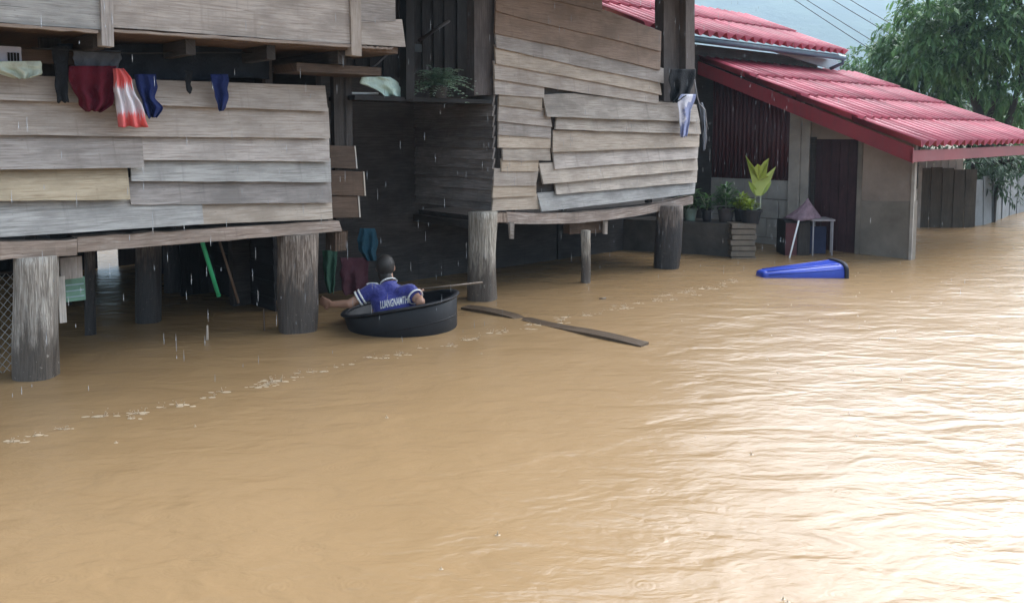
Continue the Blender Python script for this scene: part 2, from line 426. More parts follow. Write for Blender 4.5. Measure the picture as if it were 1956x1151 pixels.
# floor beams on the posts
def px_beam(parent, mat, tl, tr, br, bl, v, th, name='floor_beam'):
    PK[0] += 1; n = 14; verts, uv, f = [], [], []
    for i in range(n + 1):
        t = i / n
        a = hv(tl[0] + (tr[0] - tl[0]) * t, tl[1] + (tr[1] - tl[1]) * t, v); b = hv(bl[0] + (br[0] - bl[0]) * t, bl[1] + (br[1] - bl[1]) * t, v)
        ja = Z * (.012 * noise.noise(Vector((i * .9, PK[0], 0)))); jb = Z * (.008 * noise.noise(Vector((i * .7, PK[0], 3))))
        wv = V * (.012 * noise.noise(Vector((i * .8, PK[0], 6))))
        verts += [b + jb + wv, a + ja + wv, a + ja - V * th, b + jb - V * th]
        L = a.dot(U); uv += [(L, PK[0]), (L, PK[0] + .1), (L, PK[0] + .2), (L, PK[0] + .3)]
    for i in range(n):
        for k in range(4): f.append((i * 4 + k, i * 4 + (k + 1) % 4, i * 4 + 4 + (k + 1) % 4, i * 4 + 4 + k))
    f += [(3, 2, 1, 0), (4 * n, 4 * n + 1, 4 * n + 2, 4 * n + 3)]
    return link(name, verts, f, mat, parent, uv)
px_beam(HL, M_beam, (-140, 466), (147, 458), (147, 487), (-140, 505), V0 + .09, .14)
px_beam(HL, M_beam, (148, 453), (648, 421), (654, 441), (148, 482), V0 + .05, .14)
px_beam(HL, M_brown, (640, 445), (664, 442), (662, 478), (640, 480), V0 + .0, .16, 'joist_end')
px_post(HL, M_post, 69, 729, 84, 488, seg=22, lump=.03, n=26)
px_post(HL, M_postd, 569, 638, 78, 446, seg=22, lump=.03, n=26)
px_post(HL, M_postr, 283, 618, 48, 455)
px_post(HL, M_postr, 172, 641, 20, 478)
px_post(HL, M_postr, 470, 560, 34, 455)
for px, py, wd in ((330, 560, 34), (430, 540, 30), (120, 585, 34)): px_post(HL, M_postr, px, py, wd, 458)
mb = MB(); p = hv(115, 493, V0 - .16); q = hv(158, 530, V0 - .16)
mb.box(Vector((p.x, p.y, q.z)), U * ((q - p).dot(U)), -V * .1, Z * (p.z - q.z)); mb.build('joist_end', M_plank, HL)
# back wall under and behind, with the open gap where daylight shows
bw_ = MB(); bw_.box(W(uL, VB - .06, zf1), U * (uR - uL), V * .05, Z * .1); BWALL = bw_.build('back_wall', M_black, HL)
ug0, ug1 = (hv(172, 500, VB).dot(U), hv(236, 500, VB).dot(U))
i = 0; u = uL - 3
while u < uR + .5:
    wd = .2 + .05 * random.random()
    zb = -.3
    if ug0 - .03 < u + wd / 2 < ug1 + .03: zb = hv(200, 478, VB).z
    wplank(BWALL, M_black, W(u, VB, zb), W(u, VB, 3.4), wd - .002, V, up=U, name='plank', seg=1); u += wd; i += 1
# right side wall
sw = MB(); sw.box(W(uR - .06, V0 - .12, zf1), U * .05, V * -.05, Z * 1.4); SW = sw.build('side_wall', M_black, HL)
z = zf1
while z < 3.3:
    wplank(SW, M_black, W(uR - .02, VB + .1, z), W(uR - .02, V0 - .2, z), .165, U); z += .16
# added near-black boards keeping passage light out from under the house
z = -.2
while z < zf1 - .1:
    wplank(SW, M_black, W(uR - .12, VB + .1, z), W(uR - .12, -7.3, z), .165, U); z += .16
# overhanging bay above the opening
VBAY = V0 + .48
zbay = hv(430, 72, VBAY).z; uB1 = hv(770, 60, VBAY - .02).dot(U)
BAY = deck(HL, M_brown, uL, uB1 - .05, VB, VBAY - .03, zbay - .02, .05, 'bay_floor')
plank(BAY, M_grey, (-140, -30), (192, -20), (192, 57), (-140, 32), v=VBAY, proud=.012, lap=0, seg=8)
plank(BAY, M_plank, (212, -20), (672, -20), (672, 84), (212, 53), v=VBAY, proud=.012, lap=0, seg=14)
plank(BAY, M_plank, (688, 40), (768, 37), (774, 90), (690, 85), v=VBAY, proud=.02, lap=0, seg=4)
plank(BAY, M_plank, (688, -20), (756, -20), (757, 42), (688, 42), v=VBAY, proud=.012, lap=0, seg=4)
for rowtop, rowbot in ((-130, -28), (-240, -132), (-350, -242)):
    plank(BAY, M_plank, (-140, rowtop), (765, rowtop + 12), (765, rowbot + 12), (-140, rowbot), v=VBAY, proud=.012, lap=.02, seg=10)
px_beam(BAY, M_beam, (-140, 34), (188, 58), (188, 64), (-140, 40), VBAY + .03, .05, 'sill_strip')
px_beam(BAY, M_beam, (214, 56), (672, 85), (672, 91), (214, 61), VBAY + .03, .05, 'sill_strip')
px_beam(BAY, M_beam, (690, 88), (752, 91), (748, 95), (690, 92), VBAY + .02, .05, 'sill_strip')
for x0, x1, yb in ((191, 216, 90), (668, 689, 108)):
    m = MB(); a = hv(x0, -40, VBAY + .035); b = hv(x1, -40, VBAY + .035); c = hv(x1 + 2, yb, VBAY + .035); d = hv(x0 + 4, yb - 3, VBAY + .035)
    m.hexa([d, c, c - V * .1, d - V * .1, a, b, b - V * .1, a - V * .1])
    m.uv = [(q.z, q.dot(U)) for q in m.v]
    m.build('batten', M_plank, BAY)
m = MB()
for k, u in enumerate([uL + .3 + .62 * i for i in range(9)]):
    if u > uB1 - .1: break
    m = MB(); m.box(W(u, VB + .2, zbay - .13), U * .07, V * (VBAY - .09 - VB - .2), Z * .108); m.build('joist', M_dark, BAY)
m = MB(); m.box(W(uL, V0 - .03, zbay - .215), U * (hv(215, 110, V0).dot(U) - uL), V * .08, Z * .085); m.build('lintel', M_brown, HL)
m = MB(); a = hv(566, 92, V0 + .3); m.box(W(a.dot(U), V0 - .1, zbay - .2), U * .8, V * .4, Z * .068); m.build('bracket', M_brown, HL)
# slim uprights in the opening
for px, wd in ((507, 12), (637, 22), (655, 16), (80, 30)):
    a = hv(px, 150, V0 - .12); m = MB(); ww = wd / F * a.y * 1.2
    m.box(Vector((a.x, a.y, zf1)), U * ww, -V * .06, Z * (zbay - .03 - zf1)); m.build('upright', M_dark if px != 507 else M_dpost, HL)

# roofs: corrugated iron over the old houses, eave above the line of drips
M_rust = simple('rusty_roof_iron', (.16, .10, .075), .7, .4, 2, .4, .2, .01)
def corr(parent, mat, o, across, down, pitch, amp, width, length, name='roof_sheet', lift=0, nrm=None, th=.012, sub=6):
    across, down = Vector(across).normalized(), Vector(down).normalized(); nrm = nrm or across.cross(down).normalized()
    if nrm.z < 0: nrm = -nrm
    n = max(2, int(width / pitch * sub)); V_, F_ = [], []
    for i in range(n + 1):
        x = width * i / n; y = amp * math.cos(2 * math.pi * x / pitch)
        p = Vector(o) + across * x + nrm * y
        V_ += [p, p + down * length + nrm * lift, p - nrm * th, p + down * length + nrm * (lift - th)]
    for i in range(n):
        a = i * 4; b = a + 4
        F_ += [(a, a + 1, b + 1, b), (a + 2, b + 2, b + 3, a + 3), (a + 1, a + 3, b + 3, b + 1), (a, b, b + 2, a + 2)]
    F_ += [(0, 2, 3, 1), (n * 4, n * 4 + 1, n * 4 + 3, n * 4 + 2)]
    uv = [(p.dot(across), p.dot(down)) for p in V_]
    return link(name, V_, F_, mat, parent, uv, True)
VE = -5.28; ZE = 3.45
uS0 = hv(945, 300, V0).dot(U); uS1 = hv(1336, 250, V0).dot(U)
sl_ = Vector((V.x, V.y, -.45)).normalized()
def roof(parent, u0, u1, v_r, mat):
    n = max(1, round((u1 - u0) / 1.6)); wd = (u1 - u0) / n; ln = (VE - v_r) / math.hypot(1, 0) * math.sqrt(1 + .45 ** 2)
    for i in range(n):
        corr(parent, mat, W(u0 + wd * i, v_r, ZE + .45 * (VE - v_r) + (i % 2) * .015), U, sl_, .12, .018, wd + .03, ln, sub=4)
    for i in range(n):
        corr(parent, mat, W(u0 + wd * i, v_r, ZE + .45 * (VE - v_r) + (i % 2) * .015), U, Vector((-V.x, -V.y, -.45)).normalized(), .12, .018, wd + .03, ln, sub=4)
roof(HL, uL - 1.5, uS0 - .35, -8.9, M_rust)

# ================================================================== SECOND STILT HOUSE (middle)
HS = thing('stilt_house', 'patched plank house on stilts in the middle, sagging tilted siding boards', 'house', tuple(W((uS0 + uS1) / 2, -7.3, 0)))
zf2 = hv(1100, 408, V0).z
VS = -8.35
deck(HS, M_dark, uS0 + .02, uS1 - .05, VS, V0 - .05, zf2 - .02, .05, 'floor_deck')
for k_, px in enumerate((1075, 975, 1240)):
    fw = MB(); a = hv(px, 300, V0 - .04); fw.box(Vector((a.x, a.y, zf2 + .04)), U * .07, -V * .06, Z * (hv(px, 130 if px > 1200 else 100, V0).z - zf2))
    if k_ == 0: FS = fw.build('front_wall', M_dark, HS)
    else: fw.build('stud', M_dark, FS)
m = MB(); a, b, c, d = hv(952, 398, V0 - .02), hv(1325, 372, V0 - .02), hv(1330, 205, V0 - .02), hv(1255, 190, V0 - .02); e = hv(1255, 75, V0 - .02); f_ = hv(1140, 30, V0 - .02); g = hv(952, -40, V0 - .02)
pp = [a, b, c, d, e, f_, g]; m.v = pp + [p - V * .012 for p in pp]; m.f = [tuple(range(7)), tuple(range(13, 6, -1))] + [(i, i + 7, (i + 1) % 7 + 7, (i + 1) % 7) for i in range(7)]; m.uv = [(p.dot(U), p.z) for p in m.v]; m.build('light_block_sheet', M_dark, HS)  # added dark sheet behind the boards, blocks light leaking through gaps
l1 = [(946, 20), (991, 34), (1072, 53), (1132, 66), (1265, 99)]; l2 = [(946, 64), (1087, 92), (1262, 134)]; l3 = [(946, 91), (1098, 125), (1267, 159)]
l4 = [(946, 122), (1134, 156), (1265, 182)]; l5 = [(944, 151), (1085, 173), (1258, 199)]; l6 = [(942, 180), (1038, 187), (1060, 190)]
def band(mat, la, lb, x0, x1, x0b=None, x1b=None, **k):
    x0b = x0 if x0b is None else x0b; x1b = x1 if x1b is None else x1b
    plank(FS, mat, (x0, interp(la, x0)), (x1, interp(la, x1)), (x1b, interp(lb, x1b)), (x0b, interp(lb, x0b)), topline=la, botline=lb, **k)
l0 = [(946, -25), (1150, 22), (1265, 66)]; lm1 = [(946, -70), (1100, -50), (1150, -22)]
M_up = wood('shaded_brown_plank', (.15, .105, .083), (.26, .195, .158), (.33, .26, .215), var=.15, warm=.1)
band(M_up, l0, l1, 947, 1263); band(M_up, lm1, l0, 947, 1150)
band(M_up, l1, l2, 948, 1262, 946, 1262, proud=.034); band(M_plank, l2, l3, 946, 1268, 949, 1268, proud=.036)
band(M_plank2, l3, l4, 946, 1260, 949, 1264, proud=.038); band(M_plank, l4, l5, 944, 1258, 946, 1258, proud=.036); band(M_plank, l5, l6, 944, 1040, 946, 1040, proud=.03)
Lc = [((954, 184), (1036, 190), (1036, 211), (952, 201)), ((952, 203), (1050, 213), (1055, 242), (952, 232)), ((953, 234), (1052, 242), (1052, 264), (953, 258)),
      ((953, 260), (1052, 264), (1052, 283), (953, 282)), ((961, 284), (1051, 284), (1051, 307), (961, 307)), ((958, 308), (1030, 308), (1028, 327), (958, 327)),
      ((944, 327), (1030, 327), (1024, 355), (943, 355)), ((943, 357), (1024, 356), (1024, 374), (941, 378)), ((942, 379), (1026, 375), (1030, 399), (940, 402))]
for q in Lc: plank(FS, random.choice((M_plank2, M_plank2, M_plank)), *q, proud=.028, seg=5)
Rc = [(M_plank2, (1037, 186), (1330, 205), (1337, 233), (1046, 223), dict(proud=.075, topline=[(1037, 184), (1085, 180), (1200, 192), (1330, 202)])),
      (M_plank2, (1063, 224), (1336, 233), (1339, 257), (1061, 247), {}), (M_plank2, (1056, 251), (1336, 258), (1335, 280), (1056, 291), dict(proud=.06)),
      (M_plank, (1056, 291), (1334, 281), (1333, 302), (1060, 323), {}), (M_plank2, (1029, 314), (1332, 302), (1333, 324), (1038, 352), dict(proud=.07)),
      (M_plank2, (1060, 350), (1332, 325), (1331, 348), (1063, 371), {}), (M_grey, (1026, 371), (1329, 349), (1327, 370), (1036, 404), dict(proud=.07))]
for mat, tl, tr, br, bl, kw in Rc: plank(FS, mat, tl, tr, br, bl, **{**dict(proud=.052, rough=.004, lap=.015), **kw})
# bowed floor beam, split and weathered
def bowed(parent, mat, top, bot, x0, x1, v, th, name, n=16):
    PK[0] += 1; verts, uv, f = [], [], []
    for i in range(n + 1):
        x = x0 + (x1 - x0) * i / n; a = hv(x, interp(top, x), v); b = hv(x, interp(bot, x), v)
        ja = Z * (.012 * noise.noise(Vector((i * 1.1, PK[0], 0))))
        verts += [b + ja * .6, a + ja, a + ja - V * th, b + ja * .6 - V * th]; L = a.dot(U); uv += [(L, PK[0] + y) for y in (0, .1, .2, .3)]
    for i in range(n):
        for k in range(4): f.append((i * 4 + k, i * 4 + (k + 1) % 4, i * 4 + 4 + (k + 1) % 4, i * 4 + 4 + k))
    f += [(3, 2, 1, 0), (4 * n, 4 * n + 1, 4 * n + 2, 4 * n + 3)]
    return link(name, verts, f, mat, parent, uv)
bowed(HS, M_beam, [(965, 404), (1040, 408), (1130, 404), (1230, 394), (1325, 374)], [(965, 427), (1060, 428), (1130, 424), (1220, 412), (1322, 390)], 968, 1324, V0 + .04, .1, 'floor_beam')
px_beam(HS, M_beam, (930, 408), (968, 407), (970, 424), (926, 426), V0 + .08, .16, 'joist_end')
px_beam(HS, M_plank, (974, 425), (983, 425), (982, 456), (976, 456), V0 + .08, .03, 'hanging_slat')
px_beam(HS, M_plank, (1155, 423), (1161, 422), (1160, 447), (1155, 447), V0 - .02, .03, 'hanging_slat')
px_beam(HS, M_brown, (1088, 425), (1158, 418), (1157, 444), (1088, 447), V0 - .08, .1, 'joist_end')
px_post(HS, M_post3, 921, 577, 56, 404, xtop=923, seg=20, lump=.024, n=24)
px_post(HS, M_postr, 1274, 515, 50, 392, xtop=1280, seg=20, lump=.024, n=24)
px_post(HS, M_post3, 1119, 541, 19, 440)
px_post(HS, M_postr, 1003, 496, 36, 438)
px_post(HS, M_postr, 828, 520, 14, 390); px_post(HS, M_postr, 1225, 478, 22, 430)
# rail under the side wall
m = MB(); a = W(uS0, VS + .1, zf2 - .1); m.box(a, V * (V0 - VS - .2), -U * .06, Z * .08); m.build('side_beam', M_dark, HS)
# side wall of the passage, boards dark
sw = MB(); sw.box(W(uS0 + .02, VS, zf2), U * .05, V * .06, Z * 1.1); SWS = sw.build('side_wall', M_dark, HS)
zc = [hv(944, y, V0).z for y in (402, 387, 363, 342, 323, 305, 284, 263, 242, 222, 203)] + [hv(944, 184, V0).z]
for a, b in zip(zc, zc[1:]):
    wplank(SWS, M_side, W(uS0 - .005, VS, a), W(uS0 - .005, V0 + .0, a), b - a + .012, -U, proud=.03)
# corner and end timbers above
def px_timber(parent, mat, x0, x1, y0, y1, v, d=.12, name='upright', dx=0):
    a, b = hv(x0, y0, v), hv(x1, y0, v); c, e = hv(x1 + dx, y1, v), hv(x0 + dx, y1, v); m = MB()
    m.hexa([e, c, c - V * d, e - V * d, a, b, b - V * d, a - V * d]); m.uv = [(q.z, q.dot(U) + q.dot(V)) for q in m.v]
    return m.build(name, mat, parent)
px_timber(HS, M_dpost, 906, 944, -60, 182, V0 - .05, .12)
px_timber(HS, M_dpost, 1268, 1308, -60, 205, V0 - .12, .14); px_timber(HS, M_dpost, 1310, 1327, -60, 205, V0 - .02, .1)
px_timber(HS, M_black, 776, 792, -60, 190, V0 + .02, .1)
# shelf / half wall top of the passage, and the dark boarded wall behind it
m = MB(); ush = hv(655, 186, V0 - .2).dot(U); zsh = hv(800, 188, V0 - .2).z
m.box(W(ush, V0 - .45, zsh - .04), U * (uS0 - ush - .03), V * .45, Z * .04); m.build('shelf', M_black, HS)
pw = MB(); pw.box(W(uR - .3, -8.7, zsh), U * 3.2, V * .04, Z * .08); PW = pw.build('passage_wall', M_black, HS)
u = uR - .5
ulow = hv(884, 470, -8.66).dot(U)  # short of this, added boards reach the water, filling open shade
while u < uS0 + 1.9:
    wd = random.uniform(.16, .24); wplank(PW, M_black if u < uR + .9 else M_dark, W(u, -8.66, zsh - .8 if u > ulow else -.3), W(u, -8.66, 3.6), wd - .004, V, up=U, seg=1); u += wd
roof(HS, uS0 - .3, uS1 + .25, -8.9, M_rust)

# ================================================================== RED-ROOFED HOUSE (right)
def redpaint(name, col, rough, wear=.3):
    m, n, l, b = new_mat(name); tc = n.new('ShaderNodeTexCoord'); oi = n.new('ShaderNodeObjectInfo')
    f = nz(n, l, tc.outputs['Object'], 1.3, 6, .65); f2 = nz(n, l, mapping(n, l, tc.outputs['UV'], (9, .9, 1)), 2, 4, .6)
    c = ramp(n, l, f, [(.3, tuple(x * (1 - wear) for x in col)), (.72, tuple(min(1, x * (1 + wear * .6)) for x in col))])
    c = mixc(n, l, math_(n, l, 'MULTIPLY', ramp(n, l, f2, [(.45, (0, 0, 0)), (.7, (1, 1, 1))]), .5), c, tuple(x * .5 + .03 for x in col))
    rv = n.new('ShaderNodeMapRange'); rv.inputs[3].default_value = .88; rv.inputs[4].default_value = 1.1; l.new(oi.outputs['Random'], rv.inputs[0])
    hs = n.new('ShaderNodeHueSaturation'); l.new(c, hs.inputs['Color']); l.new(rv.outputs[0], hs.inputs['Value'])
    l.new(hs.outputs[0], b.inputs['Base Color']); b.inputs['Roughness'].default_value = rough; b.inputs['Specular IOR Level'].default_value = .35
    b.inputs['Coat Weight'].default_value = .03; b.inputs['Coat Roughness'].default_value = .3
    bump(n, l, b, f, .1, .02); return m
M_rroof = redpaint('wet_red_roof_sheet', (.42, .062, .098), .6, .4)
M_rfas = redpaint('red_painted_fascia', (.26, .035, .045), .5)
M_rwall = redpaint('maroon_metal_sheet', (.10, .026, .030), .5)
M_cement = simple('stained_cement', (.30, .245, .205), .85, .3, 1.6, .2, .3, .01)
M_plinth = simple('damp_cement_plinth', (.21, .185, .155), .8, .3, 1.8, .25, .3, .01)
M_block = simple('grey_block', (.38, .36, .33), .9, .2, 3, .2, .4, .01)
M_conc = simple('pale_concrete_post', (.40, .365, .325), .9, .25, 3, .2, .3, .01)
M_door = wood('dark_red_door', (.030, .014, .016), (.058, .024, .028), (.078, .034, .038), var=.1, warm=0, rough=.5)
M_gut = simple('blue_grey_gutter', (.07, .12, .17), .4, .2, 3, .5, .05)
M_pale = simple('pale_blue_gable', (.36, .46, .52), .7, .15, 2, .3, .1)

corner = hz(1746, 496); uW = corner.dot(U); vC = corner.dot(V)
HR = thing('red_roof_house', 'low house with red corrugated roof, maroon door and cement wall standing in the flood', 'house', tuple(corner))
def wallquad(parent, mat, x0, x1, y0, y1, name, du=0, th=.1, zmin=None, y0b=None):
    a, b = hu(x0, y0, uW + du), hu(x1, y0 if y0b is None else y0b, uW + du)
    z0 = -.5 if y1 is None else hu((x0 + x1) / 2, y1, uW + du).z
    m = MB(); A, B = Vector((a.x, a.y, z0)), Vector((b.x, b.y, z0))
    m.hexa([A, B, B + U * th, A + U * th, a, b, b + U * th, a + U * th]); m.uv = [(q.dot(V), q.z) for q in m.v]
    return m.build(name, mat, parent)
# cement wall right of the door, upper sheet and plinth
wallquad(HR, M_cement, 1644, 1748, 222, 386, 'cement_panel', y0b=275)
wallquad(HR, M_plinth, 1644, 1747, 384, None, 'plinth', du=-.006)
wallquad(HR, M_conc, 1744, 1750, 275, None, 'corner_strip', du=-.03, th=.05)
# door
wallquad(HR, M_cement, 1553, 1643, 195, 266, 'lintel_panel', du=.02, y0b=222)
DR = wallquad(HR, M_door, 1552, 1644, 255, None, 'door', du=.03, th=.05)
for k in range(5):
    x0 = 1556 + k * 84 / 5
    a, b = hu(x0 + .6, 270, uW + .03), hu(x0 + 84 / 5 - .6, 270, uW + .03)
    m = MB(); A, B = Vector((a.x, a.y, -.4)), Vector((b.x, b.y, -.4)); m.hexa([A - U * .015, B - U * .015, B, A, a - U * .015, b - U * .015, b, a]); m.uv = [(q.z, q.dot(V)) for q in m.v]
    m.build('door_board', M_door, DR)
wallquad(HR, M_plinth, 1640, 1648, 262, None, 'door_frame', du=-.035, th=.08); wallquad(HR, M_dark, 1549, 1557, 262, None, 'door_frame', du=-.035, th=.08)
wallquad(HR, M_conc, 1510, 1530, 195, None, 'post', du=-.04, th=.12); wallquad(HR, M_conc, 1533, 1549, 205, None, 'post', du=-.01, th=.12)
# block wall with joints
blk = wallquad(HR, M_plinth, 1300, 1508, 341, None, 'half_wall', du=.03, th=.1)
vb0, vb1 = hu(1300, 345, uW).dot(V), hu(1508, 345, uW).dot(V); zt = hu(1420, 341, uW).z; rows = 4; rh = (zt + .2) / rows
for r_ in range(rows):
    x = vb0 - (.2 if r_ % 2 else 0)
    while x < vb1 - .02:
        x1 = min(x + .40, vb1); x0c = max(x, vb0)
        if x1 - x0c > .05:
            m = MB(); m.box(W(uW + .004 + random.uniform(-.003, .003), x0c + .006, zt - rh * (r_ + 1) + .006), U * .03, V * (x1 - x0c - .012), Z * (rh - .012)); m.build('block', M_block, blk)
        x += .40
# lean-to roof
uRk = uW - .42
e_ = hu(1742, 276, uRk); t_ = hu(1330, 112, uRk)
run = (e_ - t_).dot(V); drop = t_.z - e_.z; dn = (V * run - Z * drop).normalized(); slope_len = (e_ - t_).length
rn = U.cross(dn); rn = rn if rn.z > 0 else -rn
def on_roof(px, py):
    d = ray(px, py); return CAM + d * ((e_ - CAM).dot(rn) / d.dot(rn))
uFar = on_roof(1940, 244).dot(U)
ncol = 7; wd = round((uFar - uRk) / ncol / .25) * .25; nrow = 4; rl = slope_len / nrow
for r_ in range(nrow):
    for c_ in range(ncol):
        o = e_ - dn * slope_len + dn * (rl * r_) + U * (wd * c_); o = o + U * (uRk - o.dot(U) + wd * c_)
        corr(HR, M_rroof, o + rn * (.02 + .001 * (c_ % 2)) + V * random.uniform(-.002, .002), U, dn, .25, .045, wd + .01, rl + .08, 'roof_sheet', lift=.026, th=.008, sub=10)
# maroon ribbed metal wall above it
va = hu(1295, 200, uW).dot(V); vb_ = hu(1509, 250, uW).dot(V); n = 7
def roof_z(v): return e_.z + (e_.dot(V) - v) * drop / run
for i in range(n):
    v_a = va + (vb_ - va) * i / n; L = (vb_ - va) / n
    ztop = roof_z(v_a + L) - .06
    corr(HR, M_rwall, W(uW + .02 - (i % 2) * .006, v_a, ztop), V, -Z, .075, .012, L + .01, ztop - zt, 'wall_sheet', nrm=-U, sub=6)
# fascia boards
def fascia(a, b, h, off, name, mat, th=.03):
    m = MB(); a, b = Vector(a), Vector(b); m.hexa([a - Z * h, b - Z * h, b - Z * h + off * th, a - Z * h + off * th, a, b, b + off * th, a + off * th]); m.uv = [(q.dot(V), q.z) for q in m.v]
    return m.build(name, mat, HR)
ee = e_ + U * (uRk - e_.dot(U)); tt = t_
fascia(tt - rn * .03 - dn * .1, ee - rn * .03 + dn * .03, .20, U, 'rake_fascia', M_rfas)
fascia(ee - rn * .05 + dn * .03 - Z * .02, ee - rn * .05 + dn * .03 + U * (wd * ncol) - Z * .0, .15, -V, 'eave_fascia', M_rfas)
for k in range(1, 6):
    a = tt + U * (.5 + k * .95) - rn * .06; b = ee - dn * .25 + U * (.5 + k * .95) - rn * .06; m = MB()
    m.hexa([a - Z * .09, b - Z * .09, b - Z * .09 + U * .05, a - Z * .09 + U * .05, a, b, b + U * .05, a + U * .05]); m.build('rafter', M_brown, HR)
# main house behind: wall, gable strip, gutter and upper roof
vM = tt.dot(V) + .05
m = MB(); m.box(W(uW - 3.5, vM - .12, -.3), U * (3.5 + wd * ncol - 1.9), V * .1, Z * 3.35)
m.build('main_wall', M_dark, HR)
m = MB(); m.box(W(uW - 8, vM - .14, -.3), U * 4.49, V * .1, Z * 2.6); m.build('rear_wall', M_dark, HR)
vG = vM + .30
e1 = hv(1612, 100, vG); zE = e1.z; uE1 = e1.dot(U); uE0 = hv(1180, 40, vG).dot(U)
ux_ = (Vector((-V.x, -V.y, .42))).normalized(); ncol2 = 6; wd2 = round((uE1 - uE0) / ncol2 / .25) * .25; uE0 = uE1 - wd2 * ncol2
dn2 = -ux_
for r_ in range(2):
    for c_ in range(ncol2):
        o = W(uE0 + wd2 * c_, vG, zE) - dn2 * (1.15 * (2 - r_))
        corr(HR, M_rroof, o + Z * (.001 * (c_ % 2)), U, dn2, .25, .045, wd2 + .01, 1.23, 'roof_sheet', lift=.026, th=.008, sub=10)
mg = MB(); g0 = W(uE0, vG - .02, zE - .10); g1 = W(uE1 + .06, vG - .02, zE - .10); mg.tube([g0, g1], .05, 10); mg.build('gutter', M_gut, HR, True)
mg = MB(); mg.box(W(uE0, vM, zE - .09), U * (uE1 - uE0 - .1), V * .22, Z * .03); mg.build('soffit', M_gut, HR)
a = hv(1475, 97, vM + .02); b = hv(1598, 130, vM + .02)
mg = MB(); pts = [hv(1468, 96, vM + .03), hv(1600, 116, vM + .03), hv(1606, 138, vM + .03)]
mg.v = pts + [q - V * .03 for q in pts]; mg.f = [(0, 1, 2), (5, 4, 3), (0, 3, 4, 1), (1, 4, 5, 2), (2, 5, 3, 0)]; mg.uv = [(0, 0)] * 6; mg.build('gable_strip', M_pale, HR)
mg = MB(); mg.tube([g1 - U * .05, g1 - U * .05 - Z * .10, g1 - U * .15 - V * .2 - Z * .2], .035, 8); mg.build('downpipe', M_gut, HR, True)

# ================================================================== PLANTER, POTS, BRICKS, STOOL by the red house
M_dirtwall = simple('mud_stained_concrete', (.085, .075, .066), .85, .35, 3, .25, .4, .01)
M_brick = simple('hollow_brick', (.19, .155, .12), .85, .25, 9, .2, .4, .006)
M_hole = simple('recess_shade', (.02, .017, .015), .9, .1, 5, .1, 0)  # near-black for flat holes and slots, shade of the recesses as colour
PL0 = hz(1120, 473); PL1 = hz(1402, 491); PD = (PL1 - PL0).normalized(); PN = Vector((PD.y, -PD.x, 0))
zpl = hy(1400, 428, PL1.y).z
m = MB(); m.box(PL0 - Z * .5, PD * (PL1 - PL0).length, -PN * .55, Z * (.5 + zpl)); o = m.build('planter_wall', M_dirtwall)
tag(o, 'low mud-stained concrete planter wall carrying the row of pots', 'wall')
# stack of hollow bricks at its end
BS = thing('brick_stack', 'stack of hollow clay bricks at the end of the planter wall', 'brick stack', tuple(hz(1425, 492)))
b0 = hz(1397, 494); b1 = hz(1443, 494); bd = (b1 - b0); nbr = 8; ztop = hy(1420, 426, b0.y).z
side = Vector((bd.y, -bd.x, 0)).normalized(); dep = -side * .3
bh = (ztop + .12) / nbr
for k in range(nbr):
    zz = -.12 + bh * k; off = bd.normalized() * random.uniform(-.012, .012)
    for s_ in range(2):
        m = MB(); m.box(b0 + off + dep * (.5 * s_) + dep * .02 + Z * zz, bd, dep * .46, Z * (bh - .012)); br = m.build('brick', M_brick, BS)
        if s_ == 0 or True:
            for q in range(3):
                h_ = MB(); c = b0 + off + bd * 1.002 + dep * (.5 * s_ + .02 + .46 * (q + .5) / 3) + Z * (zz + bh * .42)
                pts = [c + dep.normalized() * (.014 * math.cos(t)) + Z * (.014 * math.sin(t)) for t in [i * math.pi / 4 for i in range(8)]]
                h_.loft([pts, [p + bd.normalized() * .002 for p in pts]]); h_.build('hole', M_hole, br)

def leafmat(name, c1, c2, trans=.35, rough=.45):
    m, n, l, b = new_mat(name); ge = n.new('ShaderNodeNewGeometry'); tc = n.new('ShaderNodeTexCoord')
    f = nz(n, l, tc.outputs['Object'], 2.5, 3, .6)
    r = n.new('ShaderNodeMath'); r.operation = 'ADD'; l.new(ge.outputs['Random Per Island'], r.inputs[0]); l.new(f, r.inputs[1])
    c = ramp(n, l, math_(n, l, 'MULTIPLY', r.outputs[0], .55), [(.15, c1), (.85, c2)])
    l.new(c, b.inputs['Base Color']); b.inputs['Roughness'].default_value = rough
    tr = n.new('ShaderNodeBsdfTranslucent'); l.new(c, tr.inputs[0]); mx = n.new('ShaderNodeMixShader'); mx.inputs[0].default_value = trans
    out = n['Material Output']; l.new(b.outputs[0], mx.inputs[1]); l.new(tr.outputs[0], mx.inputs[2]); l.new(mx.outputs[0], out.inputs[0]); return m
M_leaf = leafmat('green_leaf', (.034, .095, .034), (.155, .29, .10), .35)
M_leafd = leafmat('dark_shrub_leaf', (.02, .045, .024), (.075, .14, .065))
M_leafl = leafmat('lime_leaf', (.20, .30, .03), (.42, .52, .08), .4)
M_leafy = leafmat('yellow_green_leaf', (.36, .42, .06), (.54, .60, .16), .4)
M_fern = leafmat('fern_leaf', (.14, .28, .18), (.55, .70, .56), .35)
M_stem = simple('pale_stem', (.42, .45, .33), .6, .2, 8)
M_pot = simple('black_plastic_pot', (.022, .022, .025), .5, .3, 6, .4, .05)
M_potc = simple('grey_brown_pot', (.075, .062, .06), .7, .3, 6, .3, .1)
M_potg = simple('pale_green_bucket', (.22, .29, .24), .55, .2, 6, .4, .05)
M_soil = simple('wet_soil', (.03, .022, .016), .9, .3, 20, .2, .5, .02)

